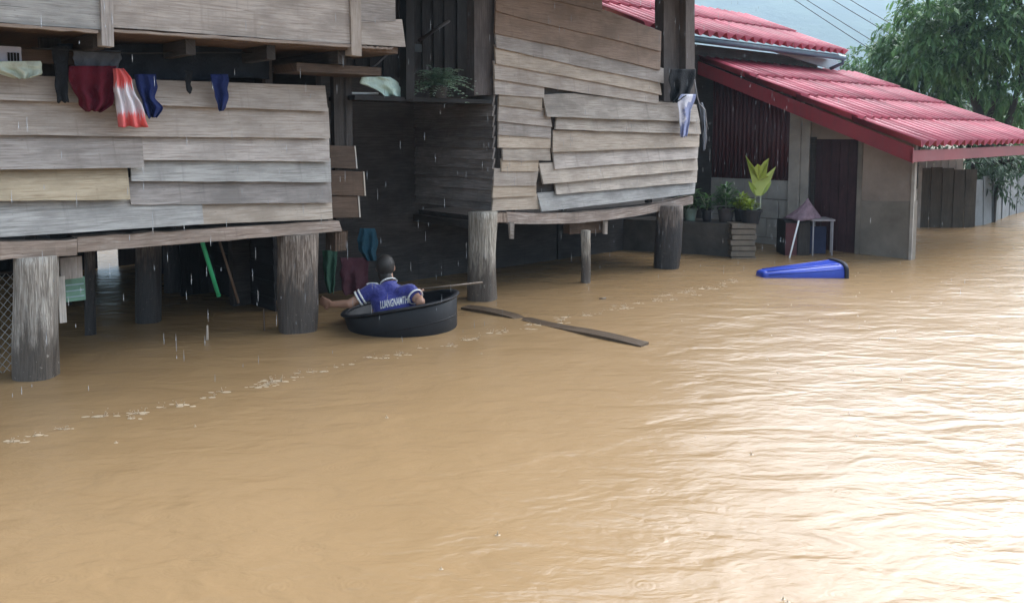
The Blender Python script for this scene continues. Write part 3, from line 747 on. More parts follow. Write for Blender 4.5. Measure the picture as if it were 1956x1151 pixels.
def lathe(m, c, prof, n=20, ax=Z):
    rings = []
    for r, z in prof: rings.append([Vector(c) + Vector((r * math.cos(2 * math.pi * k / n), r * math.sin(2 * math.pi * k / n), z)) for k in range(n)])
    m.loft(rings)
def leaf(m, p, d, L, wd, droop=.3, fold=.15, n=4, upv=Z):
    """one leaf: tapering folded strip"""
    p = Vector(p); d = Vector(d).normalized(); s_ = d.cross(upv)
    s_ = s_.normalized() if s_.length > 1e-4 else Vector((1, 0, 0)); base = len(m.v)
    for i in range(n + 1):
        t = i / n; q = p + d * (L * t) - upv * (droop * L * t * t)
        ww = wd * math.sin(math.pi * min(1, (.08 + .92 * t))) ** .8 if i < n else .001
        nv = s_.cross(d).normalized()
        for a in (-1, 0, 1): m.v.append(q + s_ * (a * ww * .5) + nv * (abs(a) * fold * ww * .5)); m.uv.append((t, a))
    for i in range(n):
        for k in range(2): a = base + i * 3 + k; m.f.append((a, a + 1, a + 4, a + 3))
def pot(parent, c, r, h, mat):
    m = MB(); lathe(m, c, [(r * .72, 0), (r * .95, h * .86), (r * 1.06, h * .87), (r * 1.06, h), (r * .95, h), (r * .9, h * .9)]); m.build('pot', mat, parent, False)
    m = MB(); lathe(m, c, [(r * .88, h * .9), (r * .5, h * .93)]); m.build('soil', M_soil, parent, True)
def on_planter(px, back): # point on the planter top, back metres behind its face
    d = ray(px, 428); o0 = PL0 - PN * back; t = (o0 - CAM).dot(PN) / d.dot(PN); q = CAM + d * t; return Vector((q.x, q.y, zpl))
def bushy(parent, c, rx, h, nl, mat, L=(.07, .14), seed=0, wd=.32):
    rnd = random.Random(seed); m = MB(); st = MB()
    for i in range(nl):
        a = rnd.uniform(0, 2 * math.pi); t = rnd.random() ** .6; rr = rx * t * rnd.uniform(.5, 1)
        p = Vector(c) + Vector((math.cos(a) * rr * .7, math.sin(a) * rr * .7, h * rnd.uniform(.1, 1) * (1 - .4 * t * t)))
        d = Vector((math.cos(a) * (.4 + t), math.sin(a) * (.4 + t), rnd.uniform(.0, 1)))
        l_ = rnd.uniform(*L); leaf(m, p, d, l_, l_ * wd, rnd.uniform(.1, .5), n=3)
    for i in range(6):
        a = rnd.uniform(0, 6.28); rr = rx * rnd.uniform(.2, .7); st.tube([c, Vector(c) + Vector((math.cos(a) * rr * .5, math.sin(a) * rr * .5, h * .5)), Vector(c) + Vector((math.cos(a) * rr, math.sin(a) * rr, h * .85))], [.006, .005, .003], 5)
    m.build('leaves', mat, parent); kind(st.build('stem', M_stem, parent, True), 'stuff')
def potted(px, back, r, h, mat, label, lx, lh, nl, lm, seed, L=(.07, .14), wd=.32):
    c = on_planter(px, back); t = thing('potted_plant', label, 'plant', tuple(c), 'plants on the planter wall'); pot(t, c, r, h, mat)
    bushy(t, c + Z * (h * .9), lx, lh, nl, lm, L, seed, wd); return t, c
potted(1318, .22, .10, .17, M_potg, 'shrub in a pale green bucket beside the leaning plank wall', .20, .34, 260, M_leaf, 1)
potted(1350, .18, .075, .16, M_pot, 'small dark pot with sparse leaves beside the pale green bucket', .13, .24, 120, M_leaf, 2)
potted(1386, .25, .12, .20, M_potc, 'bushy dark shrub in a grey-brown pot', .22, .36, 330, M_leaf, 3)
potted(1415, .30, .10, .18, M_pot, 'low lime-green plant in a black pot', .20, .20, 220, M_leafl, 4, (.08, .15), .3)
t, c = potted(1433, .12, .15, .20, M_pot, 'tall yellow-green broad-leaved plant in a wide black pot', .15, .13, 110, M_leafl, 5, (.06, .12), .35)
yl = MB(); ys_ = MB(); Y_ = c.y
def yp(px, py, dy=0): return hy(px, py, Y_ + dy)
for (bx, by), tips in (((1441, 398), [(1443, 372)]), ((1452, 396), [(1453, 370)])):
    ys_.tube([c + Z * .15, yp(bx, by), yp(*tips[0])], [.012, .011, .009], 6)
kind(ys_.build('stem', M_stem, t, True), 'stuff')
ol = [(1444, 374), (1438, 354), (1433, 333), (1424, 297), (1436, 313), (1441, 320), (1447, 313), (1453, 317), (1459, 309), (1469, 302), (1466, 318), (1464, 336), (1469, 336), (1482, 318), (1472, 345), (1462, 358), (1453, 374)]
bm = bmesh.new(); vs1 = []
for x, y in ol: q = yp(x, y, -.05 + ((x - 1450) / 22) ** 2 * .07 + .03 * math.sin(y * .13)); vs1.append(bm.verts.new(q))
cv = bm.verts.new(yp(1449, 345, .04))
for k in range(len(vs1)): bm.faces.new((vs1[k], vs1[(k + 1) % len(vs1)], cv))
bmesh.ops.subdivide_edges(bm, edges=bm.edges, cuts=1); me = bpy.data.meshes.new('leaf'); bm.to_mesh(me); bm.free()
o = link_me('leaf', me, M_leafy, t); md = o.modifiers.new('t', 'SOLIDIFY'); md.thickness = .003
for (a, b, wd_, dy) in (((1452, 374), (1475, 346), .06, .06), ((1446, 374), (1431, 345), .07, -.06)):
    p, q = yp(*a, dy * .3), yp(*b, dy); m = MB()
    leaf(m, p, (q - p), (q - p).length, wd_, 0.15, .25, 7, upv=Vector((0, -1, .1)).normalized()); m.build('leaf', M_leafl, t)

# stool with the pink mesh food cover and the white stick
M_steel = simple('grey_painted_steel', (.28, .26, .27), .5, .2, 6, .5, .05)
M_pink = simple('dusty_pink_mesh', (.25, .17, .20), .85, .35, 16, .2, .3)
M_bluec = simple('dark_blue_cloth', (.03, .035, .075), .8, .3, 6, .2, .2)
M_white = simple('white_plastic', (.82, .82, .80), .4, .05, 5, .4, 0)
sy = hz(1570, 488).y
ST = thing('metal_stool', 'grey metal frame stool half in the water in front of the maroon door', 'stool', tuple(hz(1572, 488)))
def sp(px, py, dy=0): return hy(px, py, sy + dy)
a, b = sp(1553, 421), sp(1592, 421)
for q, dy in ((1554, 0), (1591, 0), (1557, .3), (1588, .3)):
    m = MB(); tp = sp(q, 421, dy); tp.z = a.z; m.tube([Vector((tp.x, tp.y, -.4)), tp], .012, 8); m.build('leg', M_steel, ST, True)
m = MB(); m.box(a + Vector((-.02, -.02, -.01)), Vector((b.x - a.x + .04, 0, 0)), Vector((0, .36, 0)), Z * .025); m.build('seat', M_steel, ST)
m = MB(); p = sp(1556, 470); m.box(Vector((p.x, sy + .2, -.3)), Vector((b.x - a.x - .05, 0, 0)), Vector((0, .03, 0)), Z * .68); o = m.build('dark_board', M_bluec); tag(o, 'dark navy board standing behind the metal stool legs', 'board')
# dark cabinet under the food cover
m = MB(); p0, p1 = sp(1502, 420), sp(1551, 420)
m.box(Vector((p0.x, sy + .05, -.4)), Vector((p1.x - p0.x, 0, 0)), Vector((0, .35, 0)), Z * (p0.z + .38)); CB = m.build('low_cabinet', M_black)
tag(CB, 'low dark wooden cabinet beside the metal stool, under the pink food cover', 'cabinet')
for k in range(2):
    m = MB(); ww = (p1.x - p0.x) / 2; m.box(Vector((p0.x + ww * k + .01, sy + .035, -.35)), Vector((ww - .02, 0, 0)), Vector((0, .013, 0)), Z * (p0.z + .3)); m.build('cabinet_door', M_dark if k else M_rwall, CB)
# pink cover: draped pyramid of net
m = MB(); ap = sp(1543, 379, .15); rings = []
for i in range(9):
    t = i / 8; rg = []
    for k in range(28):
        a_ = 2 * math.pi * k / 28; rr = (.010 + .22 * t ** 1.25) * (1 + .16 * math.sin(a_ * 3 + 1) * t + .09 * math.sin(a_ * 7 + t * 3))
        zc_ = ap.z + (p0.z - .0 - ap.z) * t
        rg.append(Vector((ap.x - .07 * t ** 2 + rr * 1.05 * math.cos(a_), ap.y + rr * .8 * math.sin(a_), zc_ + (.01 * math.sin(a_ * 4) if t > .9 else 0))))
    rings.append(rg)
m.loft(rings); o = m.build('food_cover', M_pink, None, True); tag(o, 'dusty pink pointed mesh food cover draped over the low cabinet', 'food cover')
m = MB(); m.tube([hz(1508, 492) - Z * .2, hz(1508, 492) + Z * 0, hy(1526, 421, hz(1508, 492).y + .02)], .012, 8); o = m.build('white_stick', M_white, None, True); tag(o, 'thin white stick leaning up out of the water by the low cabinet', 'stick')

# ================================================================== fence panels, bank, trees at the right
M_ply = wood('dark_ply_panel', (.045, .036, .027), (.075, .062, .046), (.10, .083, .063), var=.15)
M_slab = simple('weathered_grey_sheet', (.20, .21, .215), .8, .3, 2.5, .3, .3)
g0 = hz(1752, 434); g1 = hz(1862, 434)
PNL = thing('panel_fence', 'dark board panel fence behind the corner of the red-roofed house', 'fence', tuple(g0))
n = 5
for k in range(n):
    a = g0.lerp(g1, k / n); b = g0.lerp(g1, (k + 1) / n); zt_ = hy(1800, 322, g0.y).z + random.uniform(-.02, .03)
    wplank(PNL, M_ply, Vector((a.x, a.y, -.3)), Vector((a.x, a.y, zt_)), (b - a).length - .006, Vector((0, -1, 0)), up=(b - a).normalized(), name='board', seg=2)
m = MB(); m.box(Vector((g0.x - .03, g0.y - .06, -.3)), Vector((.05, 0, 0)), Vector((0, .05, 0)), Z * (hy(1752, 318, g0.y).z + .3)); m.build('fence_post', M_conc, PNL)
for k in range(6):
    a = hy(1756 + k * 14, 322, g0.y + .35); zt_ = hy(1756, 285, g0.y + .35).z
    wplank(PNL, M_conc, Vector((a.x, a.y, .2)), Vector((a.x, a.y, zt_)), .125, Vector((0, -1, 0)), up=Vector((1, 0, 0)), name='upper_board', seg=2)
xsf = [(1864, 432, 345), (1880, 430, 338), (1897, 425, 335), (1914, 418, 338), (1928, 412, 340), (1942, 408, 336), (1956, 405, 342), (1972, 402, 340)]
for k, ((x0, y0, t0), (x1, y1, t1)) in enumerate(zip(xsf, xsf[1:])):
    a, b = hz(x0, y0), hz(x1 - 1.5, y1); m = MB(); n_ = Vector((0, .04, 0)); zt_ = hy(x0, t0, a.y).z; ln = Vector((random.uniform(-.05, .1), .12, 0))
    A, B = a - Z * .3, b - Z * .3; m.hexa([A, B, B + n_, A + n_, A + Z * (zt_ + .3) + ln, B + Z * (zt_ + .3) + ln, B + Z * (zt_ + .3) + n_ + ln, A + Z * (zt_ + .3) + n_ + ln])
    o = m.build('metal_sheet', M_slab); tag(o, ('grey sheet next to the dark panel fence', 'second grey sheet from the dark panel fence', 'third grey sheet from the dark panel fence', 'fourth grey sheet from the dark panel fence', 'fifth grey sheet from the dark panel fence', 'sixth grey sheet from the panel fence, near the right edge', 'grey sheet cut by the right edge of the picture')[k], 'sheet', 'grey sheets leaning in a row')

M_bark = simple('wet_dark_bark', (.045, .036, .03), .8, .35, 6, .3, .6, .02)
def tree(name, label, base, limbs, blobs, nl, mat, seed, leafL=(.11, .23), trunk_r=.16, grp=None):
    rnd = random.Random(seed); base = Vector(base); t = thing(name, label, 'tree', tuple(base), grp); tr = MB()
    for pts, r in limbs:
        tr.tube([Vector(p) for p in pts], [r * (1 - .7 * i / (len(pts) - 1)) for i in range(len(pts))], 9)
    for (c, rad) in blobs:     # branches reaching into each mass of leaves
        src = min((Vector(p) for pts, r in limbs for p in pts[1:]), key=lambda p: (p - Vector(c)).length)
        for q in range(3):
            e = Vector(c) + Vector([rnd.uniform(-.5, .5) * rad[i] for i in range(3)])
            mid = src.lerp(e, .5) + Vector((rnd.uniform(-.1, .1), rnd.uniform(-.1, .1), .12)); tr.tube([src, mid, e], [.035, .022, .008], 6)
    tr.build('trunk', M_bark, t, True)
    m = MB(); tot = sum(r[0] * r[1] * r[2] for c, r in blobs)
    for c, rad in blobs:
        c = Vector(c); k = int(nl * rad[0] * rad[1] * rad[2] / tot); ntw = max(6, k // 9)
        for i in range(ntw):      # twigs, each with a spray of leaves
            while True:
                d = Vector((rnd.uniform(-1, 1), rnd.uniform(-1, 1), rnd.uniform(-1, 1)))
                if .15 < d.length < 1: break
            d = d.normalized() * d.length ** .45
            p = c + Vector((d.x * rad[0], d.y * rad[1], d.z * rad[2]))
            if noise.noise(p * 1.7 + Vector((seed, 0, 0))) < -.22: continue
            ax = (Vector((d.x, d.y, d.z * .6 + .1)) + Vector((rnd.uniform(-.6, .6), rnd.uniform(-.6, .6), rnd.uniform(-.6, .4)))).normalized(); l0_ = rnd.uniform(.2, .45)
            for q in range(9):
                s_ = q / 8; pos = p + ax * (l0_ * s_) - Z * (.25 * l0_ * s_ * s_); sd_ = ax.orthogonal().normalized(); sd_.rotate(Matrix.Rotation(rnd.uniform(0, 6.28), 3, ax))
                L = rnd.uniform(*leafL); leaf(m, pos, ax * .6 + sd_ * .8 - Z * .25, L, L * .36, .35, .2, 2)
    m.build('crown', mat, t); return t
gz = lambda px, py, Y: hy(px, py, Y)
Y1 = 19.0
bt = gz(1905, 428, Y1); bt.z = -.1
tree('broadleaf_tree', 'large dense tree filling the right edge above the grey sheets', bt,
     [([bt, gz(1900, 330, Y1), gz(1880, 250, Y1 + .2), gz(1855, 170, Y1 + .3), gz(1840, 90, Y1 + .4)], .17), ([gz(1898, 320, Y1), gz(1925, 240, Y1 - .2), gz(1950, 150, Y1 - .2), gz(1960, 60, Y1)], .10), ([gz(1880, 250, Y1 + .2), gz(1905, 180, Y1), gz(1915, 100, Y1)], .07)],
     [(gz(1850, 60, Y1), (1.0, 1.1, .8)), (gz(1930, 50, Y1 - .3), (1.0, 1.1, .9)), (gz(1800, 95, Y1 + .3), (.8, .9, .6)), (gz(1900, 135, Y1 + .5), (1.2, .8, .6)), (gz(1960, 150, Y1), (.7, .9, .9)), (gz(1830, 10, Y1), (1.2, 1.0, .6)), (gz(1950, -20, Y1), (1.3, 1, .7)), (gz(1940, 240, Y1 + .8), (.7, .6, .5))], 20000, M_leaf, 11)
Y2 = 21.5
bt2 = gz(1745, 425, Y2); bt2.z = .1
tree('broadleaf_tree', 'bushy tree with bright green edge rising behind the red roof', bt2,
     [([bt2, gz(1748, 300, Y2), gz(1745, 210, Y2), gz(1740, 130, Y2)], .14), ([gz(1748, 290, Y2), gz(1790, 200, Y2 + .2), gz(1800, 120, Y2)], .09)],
     [(gz(1725, 120, Y2), (.65, .8, .7)), (gz(1750, 70, Y2), (.8, .8, .6)), (gz(1715, 170, Y2), (.5, .7, .5)), (gz(1775, 140, Y2 + .2), (.8, .8, .8)), (gz(1790, 40, Y2), (.7, .7, .5)), (gz(1755, 200, Y2 + .4), (.7, .6, .4)), (gz(1820, 190, Y2 + .6), (.8, .6, .5)), (gz(1880, 210, Y2 + .6), (.9, .6, .6))], 16000, M_leaf, 12)
Y3 = 24
bt3 = gz(1850, 420, Y3); bt3.z = .2
tree('broadleaf_tree', 'dark tree mass low behind the lean-to roof', bt3,
     [([bt3, gz(1850, 300, Y3), gz(1850, 200, Y3)], .12)], [(gz(1800, 240, Y3), (1.1, .8, .8)), (gz(1880, 260, Y3), (1.2, .8, .9)), (gz(1950, 270, Y3), (.9, .8, .9)), (gz(1900, 340, Y3), (1.3, .8, .6)), (gz(1960, 350, Y3), (1.1, .8, .7))], 9000, M_leafd, 13, (.14, .24))
Y4 = 34
bt4 = gz(1650, 330, Y4); bt4.z = .3
tree('broadleaf_tree', 'pale misty tree farther off between the gutter and the bushy tree', bt4,
     [([bt4, gz(1650, 240, Y4), gz(1650, 170, Y4)], .15)], [(gz(1650, 135, Y4), (.85, .9, .9)), (gz(1672, 170, Y4), (.8, .8, .8)), (gz(1630, 170, Y4), (.7, .8, .8))], 4500, M_leaf, 14, (.16, .28))
Y5 = 15.8
bt5 = gz(1895, 425, Y5); bt5.z = -.2
tree('leaning_shrub', 'leaning shrub hanging under the eave in front of the grey sheets', bt5,
     [([bt5, gz(1900, 380, Y5), gz(1915, 310, Y5)], .06), ([bt5, gz(1880, 370, Y5), gz(1862, 330, Y5)], .035)],
     [(gz(1860, 318, Y5), (.28, .3, .16)), (gz(1905, 320, Y5), (.3, .3, .22)), (gz(1945, 330, Y5), (.3, .3, .25)), (gz(1885, 352, Y5), (.25, .3, .12))], 1500, M_leafd, 15, (.07, .13))

# power lines
M_wire = simple('black_cable', (.02, .02, .022), .5, .1, 3)
WY0, WY1 = 40, 30
for k, ((x0, y0), (x1, y1)) in enumerate((((1540, -10), (1700, 100)), ((1580, -10), (1720, 75)), ((1610, -10), (1735, 62)), ((1500, -30), (1690, 118)))):
    a, b = hy(x0 - 300, y0 - 195, 46), hy(x1 + 160, y1 + 95, 30); m = MB()
    pts = [a.lerp(b, i / 12) - Z * (.25 * math.sin(math.pi * i / 12)) for i in range(13)]
    m.tube(pts, .016, 5); o = m.build('power_line', M_wire, None, True)
    tag(o, ('second lowest thin power line across the misty sky', 'third lowest thin power line across the misty sky', 'highest thin power line across the misty sky', 'lowest thin power line across the misty sky')[k], 'cable', 'power lines')

# ================================================================== LAUNDRY and small things on the left house
def cloth_mat(name, col, col2=None, rough=.9):
    m, n, l, b = new_mat(name); tc = n.new('ShaderNodeTexCoord'); f = nz(n, l, tc.outputs['Object'], 7, 3, .5)
    st = [(.35, tuple(x * .8 for x in col)), (.65, col)] if col2 is None else [(.46, col), (.54, col2)]
    l.new(ramp(n, l, f, st), b.inputs['Base Color']); b.inputs['Roughness'].default_value = rough; b.inputs['Specular IOR Level'].default_value = .2
    w_ = nz(n, l, tc.outputs['Object'], 24, 4, .55, 1.2); bump(n, l, b, w_, .7, .02); return m
def cloth(name, label, mat, rows, v, fold=.022, freq=5, seed=0, cat='clothing', group='laundry', twist=.3):
    """hanging cloth: rows of (y, x_left, x_right) in the photograph, hung at wall offset v, with folds"""
    ny, nx_ = 22, 22; verts, f, uv = [], [], []
    L = [(r[0], r[1]) for r in rows]; Rr = [(r[0], r[2]) for r in rows]; y0, y1 = rows[0][0], rows[-1][0]
    for j in range(ny + 1):
        t = j / ny; y = y0 + (y1 - y0) * t; a, b = interp(L, y), interp(Rr, y)
        for i in range(nx_ + 1):
            s_ = i / nx_; x = a + (b - a) * s_ + 5 * noise.noise(Vector((t * 3.5, seed * 2.1, s_ * .8))) * min(1, t * 3)
            off = fold * (math.sin(freq * math.pi * s_ + seed + twist * 4 * t) * (.3 + .7 * t) + .7 * noise.noise(Vector((s_ * 3.2, t * 3.2, seed)))) + fold * .5 * math.sin(math.pi * s_)
            verts.append(hv(x, y + 5 * noise.noise(Vector((s_ * 4, seed, 0))) * (t > .9), v + off)); uv.append((s_, t))
    for j in range(ny):
        for i in range(nx_): a = j * (nx_ + 1) + i; f.append((a, a + nx_ + 1, a + nx_ + 2, a + 1))
    o = link(name, verts, f, mat, None, uv, True); md = o.modifiers.new('thick', 'SOLIDIFY'); md.thickness = .005
    return tag(o, label, cat, group)
VC = V0 + .14
C_black = cloth_mat('black_cloth', (.018, .020, .024)); C_mar = cloth_mat('maroon_cloth', (.11, .012, .024)); C_navy = cloth_mat('navy_cloth', (.018, .030, .12))
C_grey = cloth_mat('grey_cloth', (.10, .11, .13)); C_teal = cloth_mat('teal_cloth', (.03, .09, .13)); C_green = cloth_mat('green_cloth', (.03, .075, .05)); C_plum = cloth_mat('plum_cloth', (.09, .035, .045))
def coral_mat():
    m, n, l, b = new_mat('white_and_coral_cloth'); tc = n.new('ShaderNodeTexCoord'); sx = n.new('ShaderNodeSeparateXYZ'); l.new(tc.outputs['UV'], sx.inputs[0])
    f = nz(n, l, mapping(n, l, tc.outputs['UV'], (6, 1.2, 1)), 2.2, 2, .5)
    k = math_(n, l, 'ADD', math_(n, l, 'ABSOLUTE', math_(n, l, 'SUBTRACT', sx.outputs[1], .53)), math_(n, l, 'MULTIPLY', math_(n, l, 'SUBTRACT', f, .5), .55))
    l.new(ramp(n, l, k, [(.20, (.72, .68, .72)), (.27, (.80, .17, .16)), (.42, (.66, .12, .12))]), b.inputs['Base Color']); b.inputs['Roughness'].default_value = .9; return m
cloth('dark_trouser_leg', 'narrow black garment hanging left of the maroon cloth', C_black, [(88, 98, 132), (140, 104, 131), (195, 110, 132)], VC, .012, 2, 1)
cloth('grey_towel', 'grey towel bunched above the maroon cloth', C_grey, [(96, 140, 232), (120, 142, 230), (133, 150, 222)], VC - .02, .015, 6, 2)
cloth('maroon_garment', 'maroon garment hanging on the plank wall beside the coral shirt', C_mar, [(126, 132, 222), (150, 134, 222), (172, 140, 219), (188, 150, 216), (200, 152, 212), (213, 166, 194)], VC + .02, .045, 5, 3)
cloth('coral_shirt', 'crumpled white and coral shirt hanging on the plank wall', coral_mat(), [(131, 216, 236), (150, 218, 252), (180, 217, 257), (215, 219, 278), (243, 228, 284)], VC + .06, .05, 5, 4)
cloth('navy_garment', 'navy garment with pale trim hanging right of the coral shirt', C_navy, [(142, 256, 298), (165, 260, 300), (187, 268, 299), (205, 275, 309), (225, 282, 300)], VC + .04, .045, 4, 5)
cloth('dark_strap', 'thin dark strap hanging from the opening', C_black, [(135, 352, 368), (155, 356, 367), (178, 360, 366)], VC, .008, 1, 6)
cloth('blue_cloth', 'small blue cloth hanging alone on the right of the laundry', C_navy, [(142, 402, 436), (175, 408, 437), (205, 416, 434), (212, 420, 428)], VC, .03, 3, 7)
cloth('opening_shade_sheet', 'added dark sheet standing in for the shade inside the opening behind the laundry', cloth_mat('opening_shade_blue', (.020, .026, .036)), [(84, 110, 515), (120, 112, 515), (152, 112, 515)], V0 - .06, .03, 13, 8)  # added dark sheet, the opening's shade put into its colour
# clothes line
m = MB(); m.tube([hv(60, 92, VC), hv(250, 102, VC), hv(520, 100, VC)], .005, 5); o = m.build('clothes_line', M_wire, None, True); tag(o, 'dark line the laundry hangs from along the opening', 'line')
# basket with papers at the far left
BK = cloth('paper_sack', 'pale crumpled sack lying over the wall top at the far left', cloth_mat('pale_sack', (.42, .44, .36), (.50, .56, .48)), [(117, -30, 78), (130, -30, 82), (143, 8, 78), (150, 30, 62)], V0 + .20, .03, 6, 9, 'sack', None)
m = MB(); a = hv(-30, 86, V0 + .16); b = hv(40, 86, V0 + .16); c_ = hv(40, 124, V0 + .16)
m.box(Vector((a.x, a.y, c_.z)), U * (b - a).dot(U), -V * .15, Z * (a.z - c_.z)); o = m.build('white_crate', simple('dull_white_plastic', (.36, .35, .40), .5, .1), None); tag(o, 'dull white slatted plastic crate behind the pale sack', 'crate')
for k in range(4):
    q = hv(14 + k * 6, 98, V0 + .164); m = MB(); m.box(Vector((q.x, q.y, c_.z + .02)), U * .012, V * .004, Z * (a.z - c_.z - .06)); m.build('slot', M_hole, o)

# things under the left house
M_greenp = simple('green_painted_pole', (.04, .36, .16), .5, .2, 8)
m = MB(); a = hv(388, 468, V0 - .25); b = hv(418, 566, V0 - .25); m.tube([a + Z * .1 - U * .02, a, b], .018, 8); o = m.build('green_pole', M_greenp, None, True); tag(o, 'green painted pole hanging aslant under the plank house', 'pole')
m = MB(); a = hv(420, 480, V0 - .3); b = hv(456, 578, V0 - .3); m.tube([a + Z * .08, b], .012, 6); o = m.build('dark_stick', M_brown, None, True); tag(o, 'thin dark stick slanting beside the green pole', 'stick')
m = MB(); g = hz(396, 648); m.tube([g - Z * .3, g, hy(396, 621, g.y)], [.012, .012, .008], 6); o = m.build('stake', M_plank2, None, True); tag(o, 'short pale stake poking out of the water under the house', 'stake')
m = MB(); g = hz(505, 632); m.tube([g - Z * .3, g + Z * .02, hy(504, 590, g.y)], [.008, .008, .006], 6); o = m.build('stake', M_brown, None, True); tag(o, 'thin brown stake beside the thick brown post', 'stake')
g = hv(117, 528, V0 - .12); h_ = hv(120, 617, V0 - .12); m = MB(); m.box(Vector((h_.x - .02, h_.y, h_.z)), U * .045, -V * .02, Z * (g.z - h_.z)); m.uv = [(p.z, p.dot(U)) for p in m.v]; o = m.build('pale_slat', M_end, None); tag(o, 'pale upright slat beside the big left post', 'slat')
g = hv(122, 532, V0 - .30); h_ = hv(164, 572, V0 - .30); m = MB(); m.box(Vector((g.x, g.y, h_.z)), U * ((h_ - g).dot(U)), -V * .03, Z * (g.z - h_.z)); SG = m.build('green_crate_side', simple('faded_green_plastic', (.16, .30, .22), .6, .25, 10), None); tag(SG, 'faded green plastic board tucked behind the pale slat', 'board')
for k in range(3):
    q = Vector((g.x, g.y, h_.z + .03 + k * .045)) + V * .003; m = MB(); m.box(q + U * .01, U * ((h_ - g).dot(U) - .02), -V * .004, Z * .008); m.build('rib', M_pale, SG)
# chain-link fence at the left edge
vf = V0 - .28; CL = thing('chain_link_fence', 'chain-link wire fence at the left edge behind the big post', 'fence', tuple(hv(10, 690, vf)))
ua, ub = hv(-120, 600, vf).dot(U), hv(34, 600, vf).dot(U); za, zb_ = -.2, hv(10, 520, vf).z; m = MB(); st = .052
k = -40
while k < 40:
    for sg in (1, -1):
        u0_ = ua + k * st; p0_, p1_ = None, None
        pts = []
        for i in range(2):
            zz = za if i == 0 else zb_; uu = u0_ + sg * (zz - za) * .8; pts.append((uu, zz))
        (x0, z0), (x1, z1) = pts
        lo, hi = 0, 1
        for bnd, sgn in ((ua, 1), (ub, -1)):
            d0, d1 = (x0 - bnd) * sgn, (x1 - bnd) * sgn
            if d0 < 0 and d1 < 0: lo = 2
            elif d0 < 0: lo = max(lo, d0 / (d0 - d1))
            elif d1 < 0: hi = min(hi, d0 / (d0 - d1))
        if lo < hi: m.tube([W(x0 + (x1 - x0) * lo, vf + sg * .003, z0 + (z1 - z0) * lo), W(x0 + (x1 - x0) * hi, vf + sg * .003, z0 + (z1 - z0) * hi)], .0025, 4, False)
    k += 1
kind(m.build('wire_mesh', simple('galvanised_wire', (.30, .30, .29), .5, .2, 8, .5, 0, metal=.3), CL), 'stuff')
m = MB(); m.tube([W(ua, vf, zb_), W(ub, vf, zb_)], .012, 6); m.build('top_rail', M_dark, CL, True)

# cloths in the dark passage
cloth('teal_cloth', 'teal cloth hanging in the dark passage above the rower', C_teal, [(436, 688, 716), (460, 682, 722), (478, 686, 722), (498, 700, 718)], -7.3, .03, 4, 10, group='cloths in the dark passage')
cloth('green_cloth', 'dull green cloth hanging just right of the brown post', C_green, [(478, 616, 645), (520, 618, 640), (560, 626, 638)], -6.85, .03, 3, 11, group='cloths in the dark passage')
cloth('plum_cloth', 'plum-brown cloth hanging behind the reaching arm', C_plum, [(492, 650, 705), (530, 652, 705), (562, 655, 700)], -7.3, .03, 4, 12, group='cloths in the dark passage')

# shelf things: fern, mint sheet, white bar
vs_ = V0 - .14
FP = hv(838, 183, V0 - .03); FP.z = zsh
FN = thing('potted_fern', 'potted fern with pale arching fronds on the dark passage shelf', 'plant', tuple(FP)); pot(FN, FP - Z * .0, .10, .12, M_pot)
rnd = random.Random(5); m = MB()
for k in range(100):
    a = rnd.uniform(0, 6.28); el = rnd.uniform(.1, 1.3); d = Vector((math.cos(a) * math.cos(el), math.sin(a) * math.cos(el) * .6, math.sin(el))); L = rnd.uniform(.22, .46); p = FP + Z * .12; pr = None
    for i in range(9):
        t = i / 8; q = p + d * (L * t) - Z * (.32 * L * t * t * 1.6)
        for sg in (1, -1):
            sd_ = d.cross(Z).normalized() * sg; leaf(m, q, sd_ + d * .5 - Z * .2, .065 * (1.1 - .6 * t), .026, .2, .1, 2)
m.build('fronds', M_fern, FN)
C_mint = cloth_mat('mint_plastic', (.50, .66, .60), rough=.4)
cloth('mint_sheet', 'pale mint plastic sheet lying on the passage shelf beside the fern', C_mint, [(147, 690, 745), (160, 688, 762), (170, 716, 768), (184, 734, 770)], vs_ + .08, .03, 3, 13, 'sheet', None)
m = MB(); a = hv(662, 178, vs_); b = hv(722, 179, vs_); m.tube([a, b], .011, 6); o = m.build('white_bar', M_white, None, True); tag(o, 'short white bar on the shelf left of the mint sheet', 'bar')
m = MB(); a = hv(655, 125, -7.6); b = hv(690, 150, -7.6); c_ = hv(745, 100, -7.6); m.tube([a, b, c_], .012, 6); o = m.build('bent_rod', M_dpost, None, True); tag(o, 'bent dark rod crossing the passage above the mint sheet', 'rod')
m = MB(); a = hv(800, 78, -7.8); b = hv(858, 40, -7.8); m.tube([a, b], .02, 6); LB = m.build('lamp_bracket', M_dpost, None, True); tag(LB, 'dim grey bracket arm on the dark wall above the fern', 'bracket')
m = MB(); a = hv(788, 88, -7.8); m.box(a - Z * .06, U * .13, -V * .03, Z * .085); m.build('bracket_box', simple('dull_grey_metal', (.16, .19, .21), .5), LB)

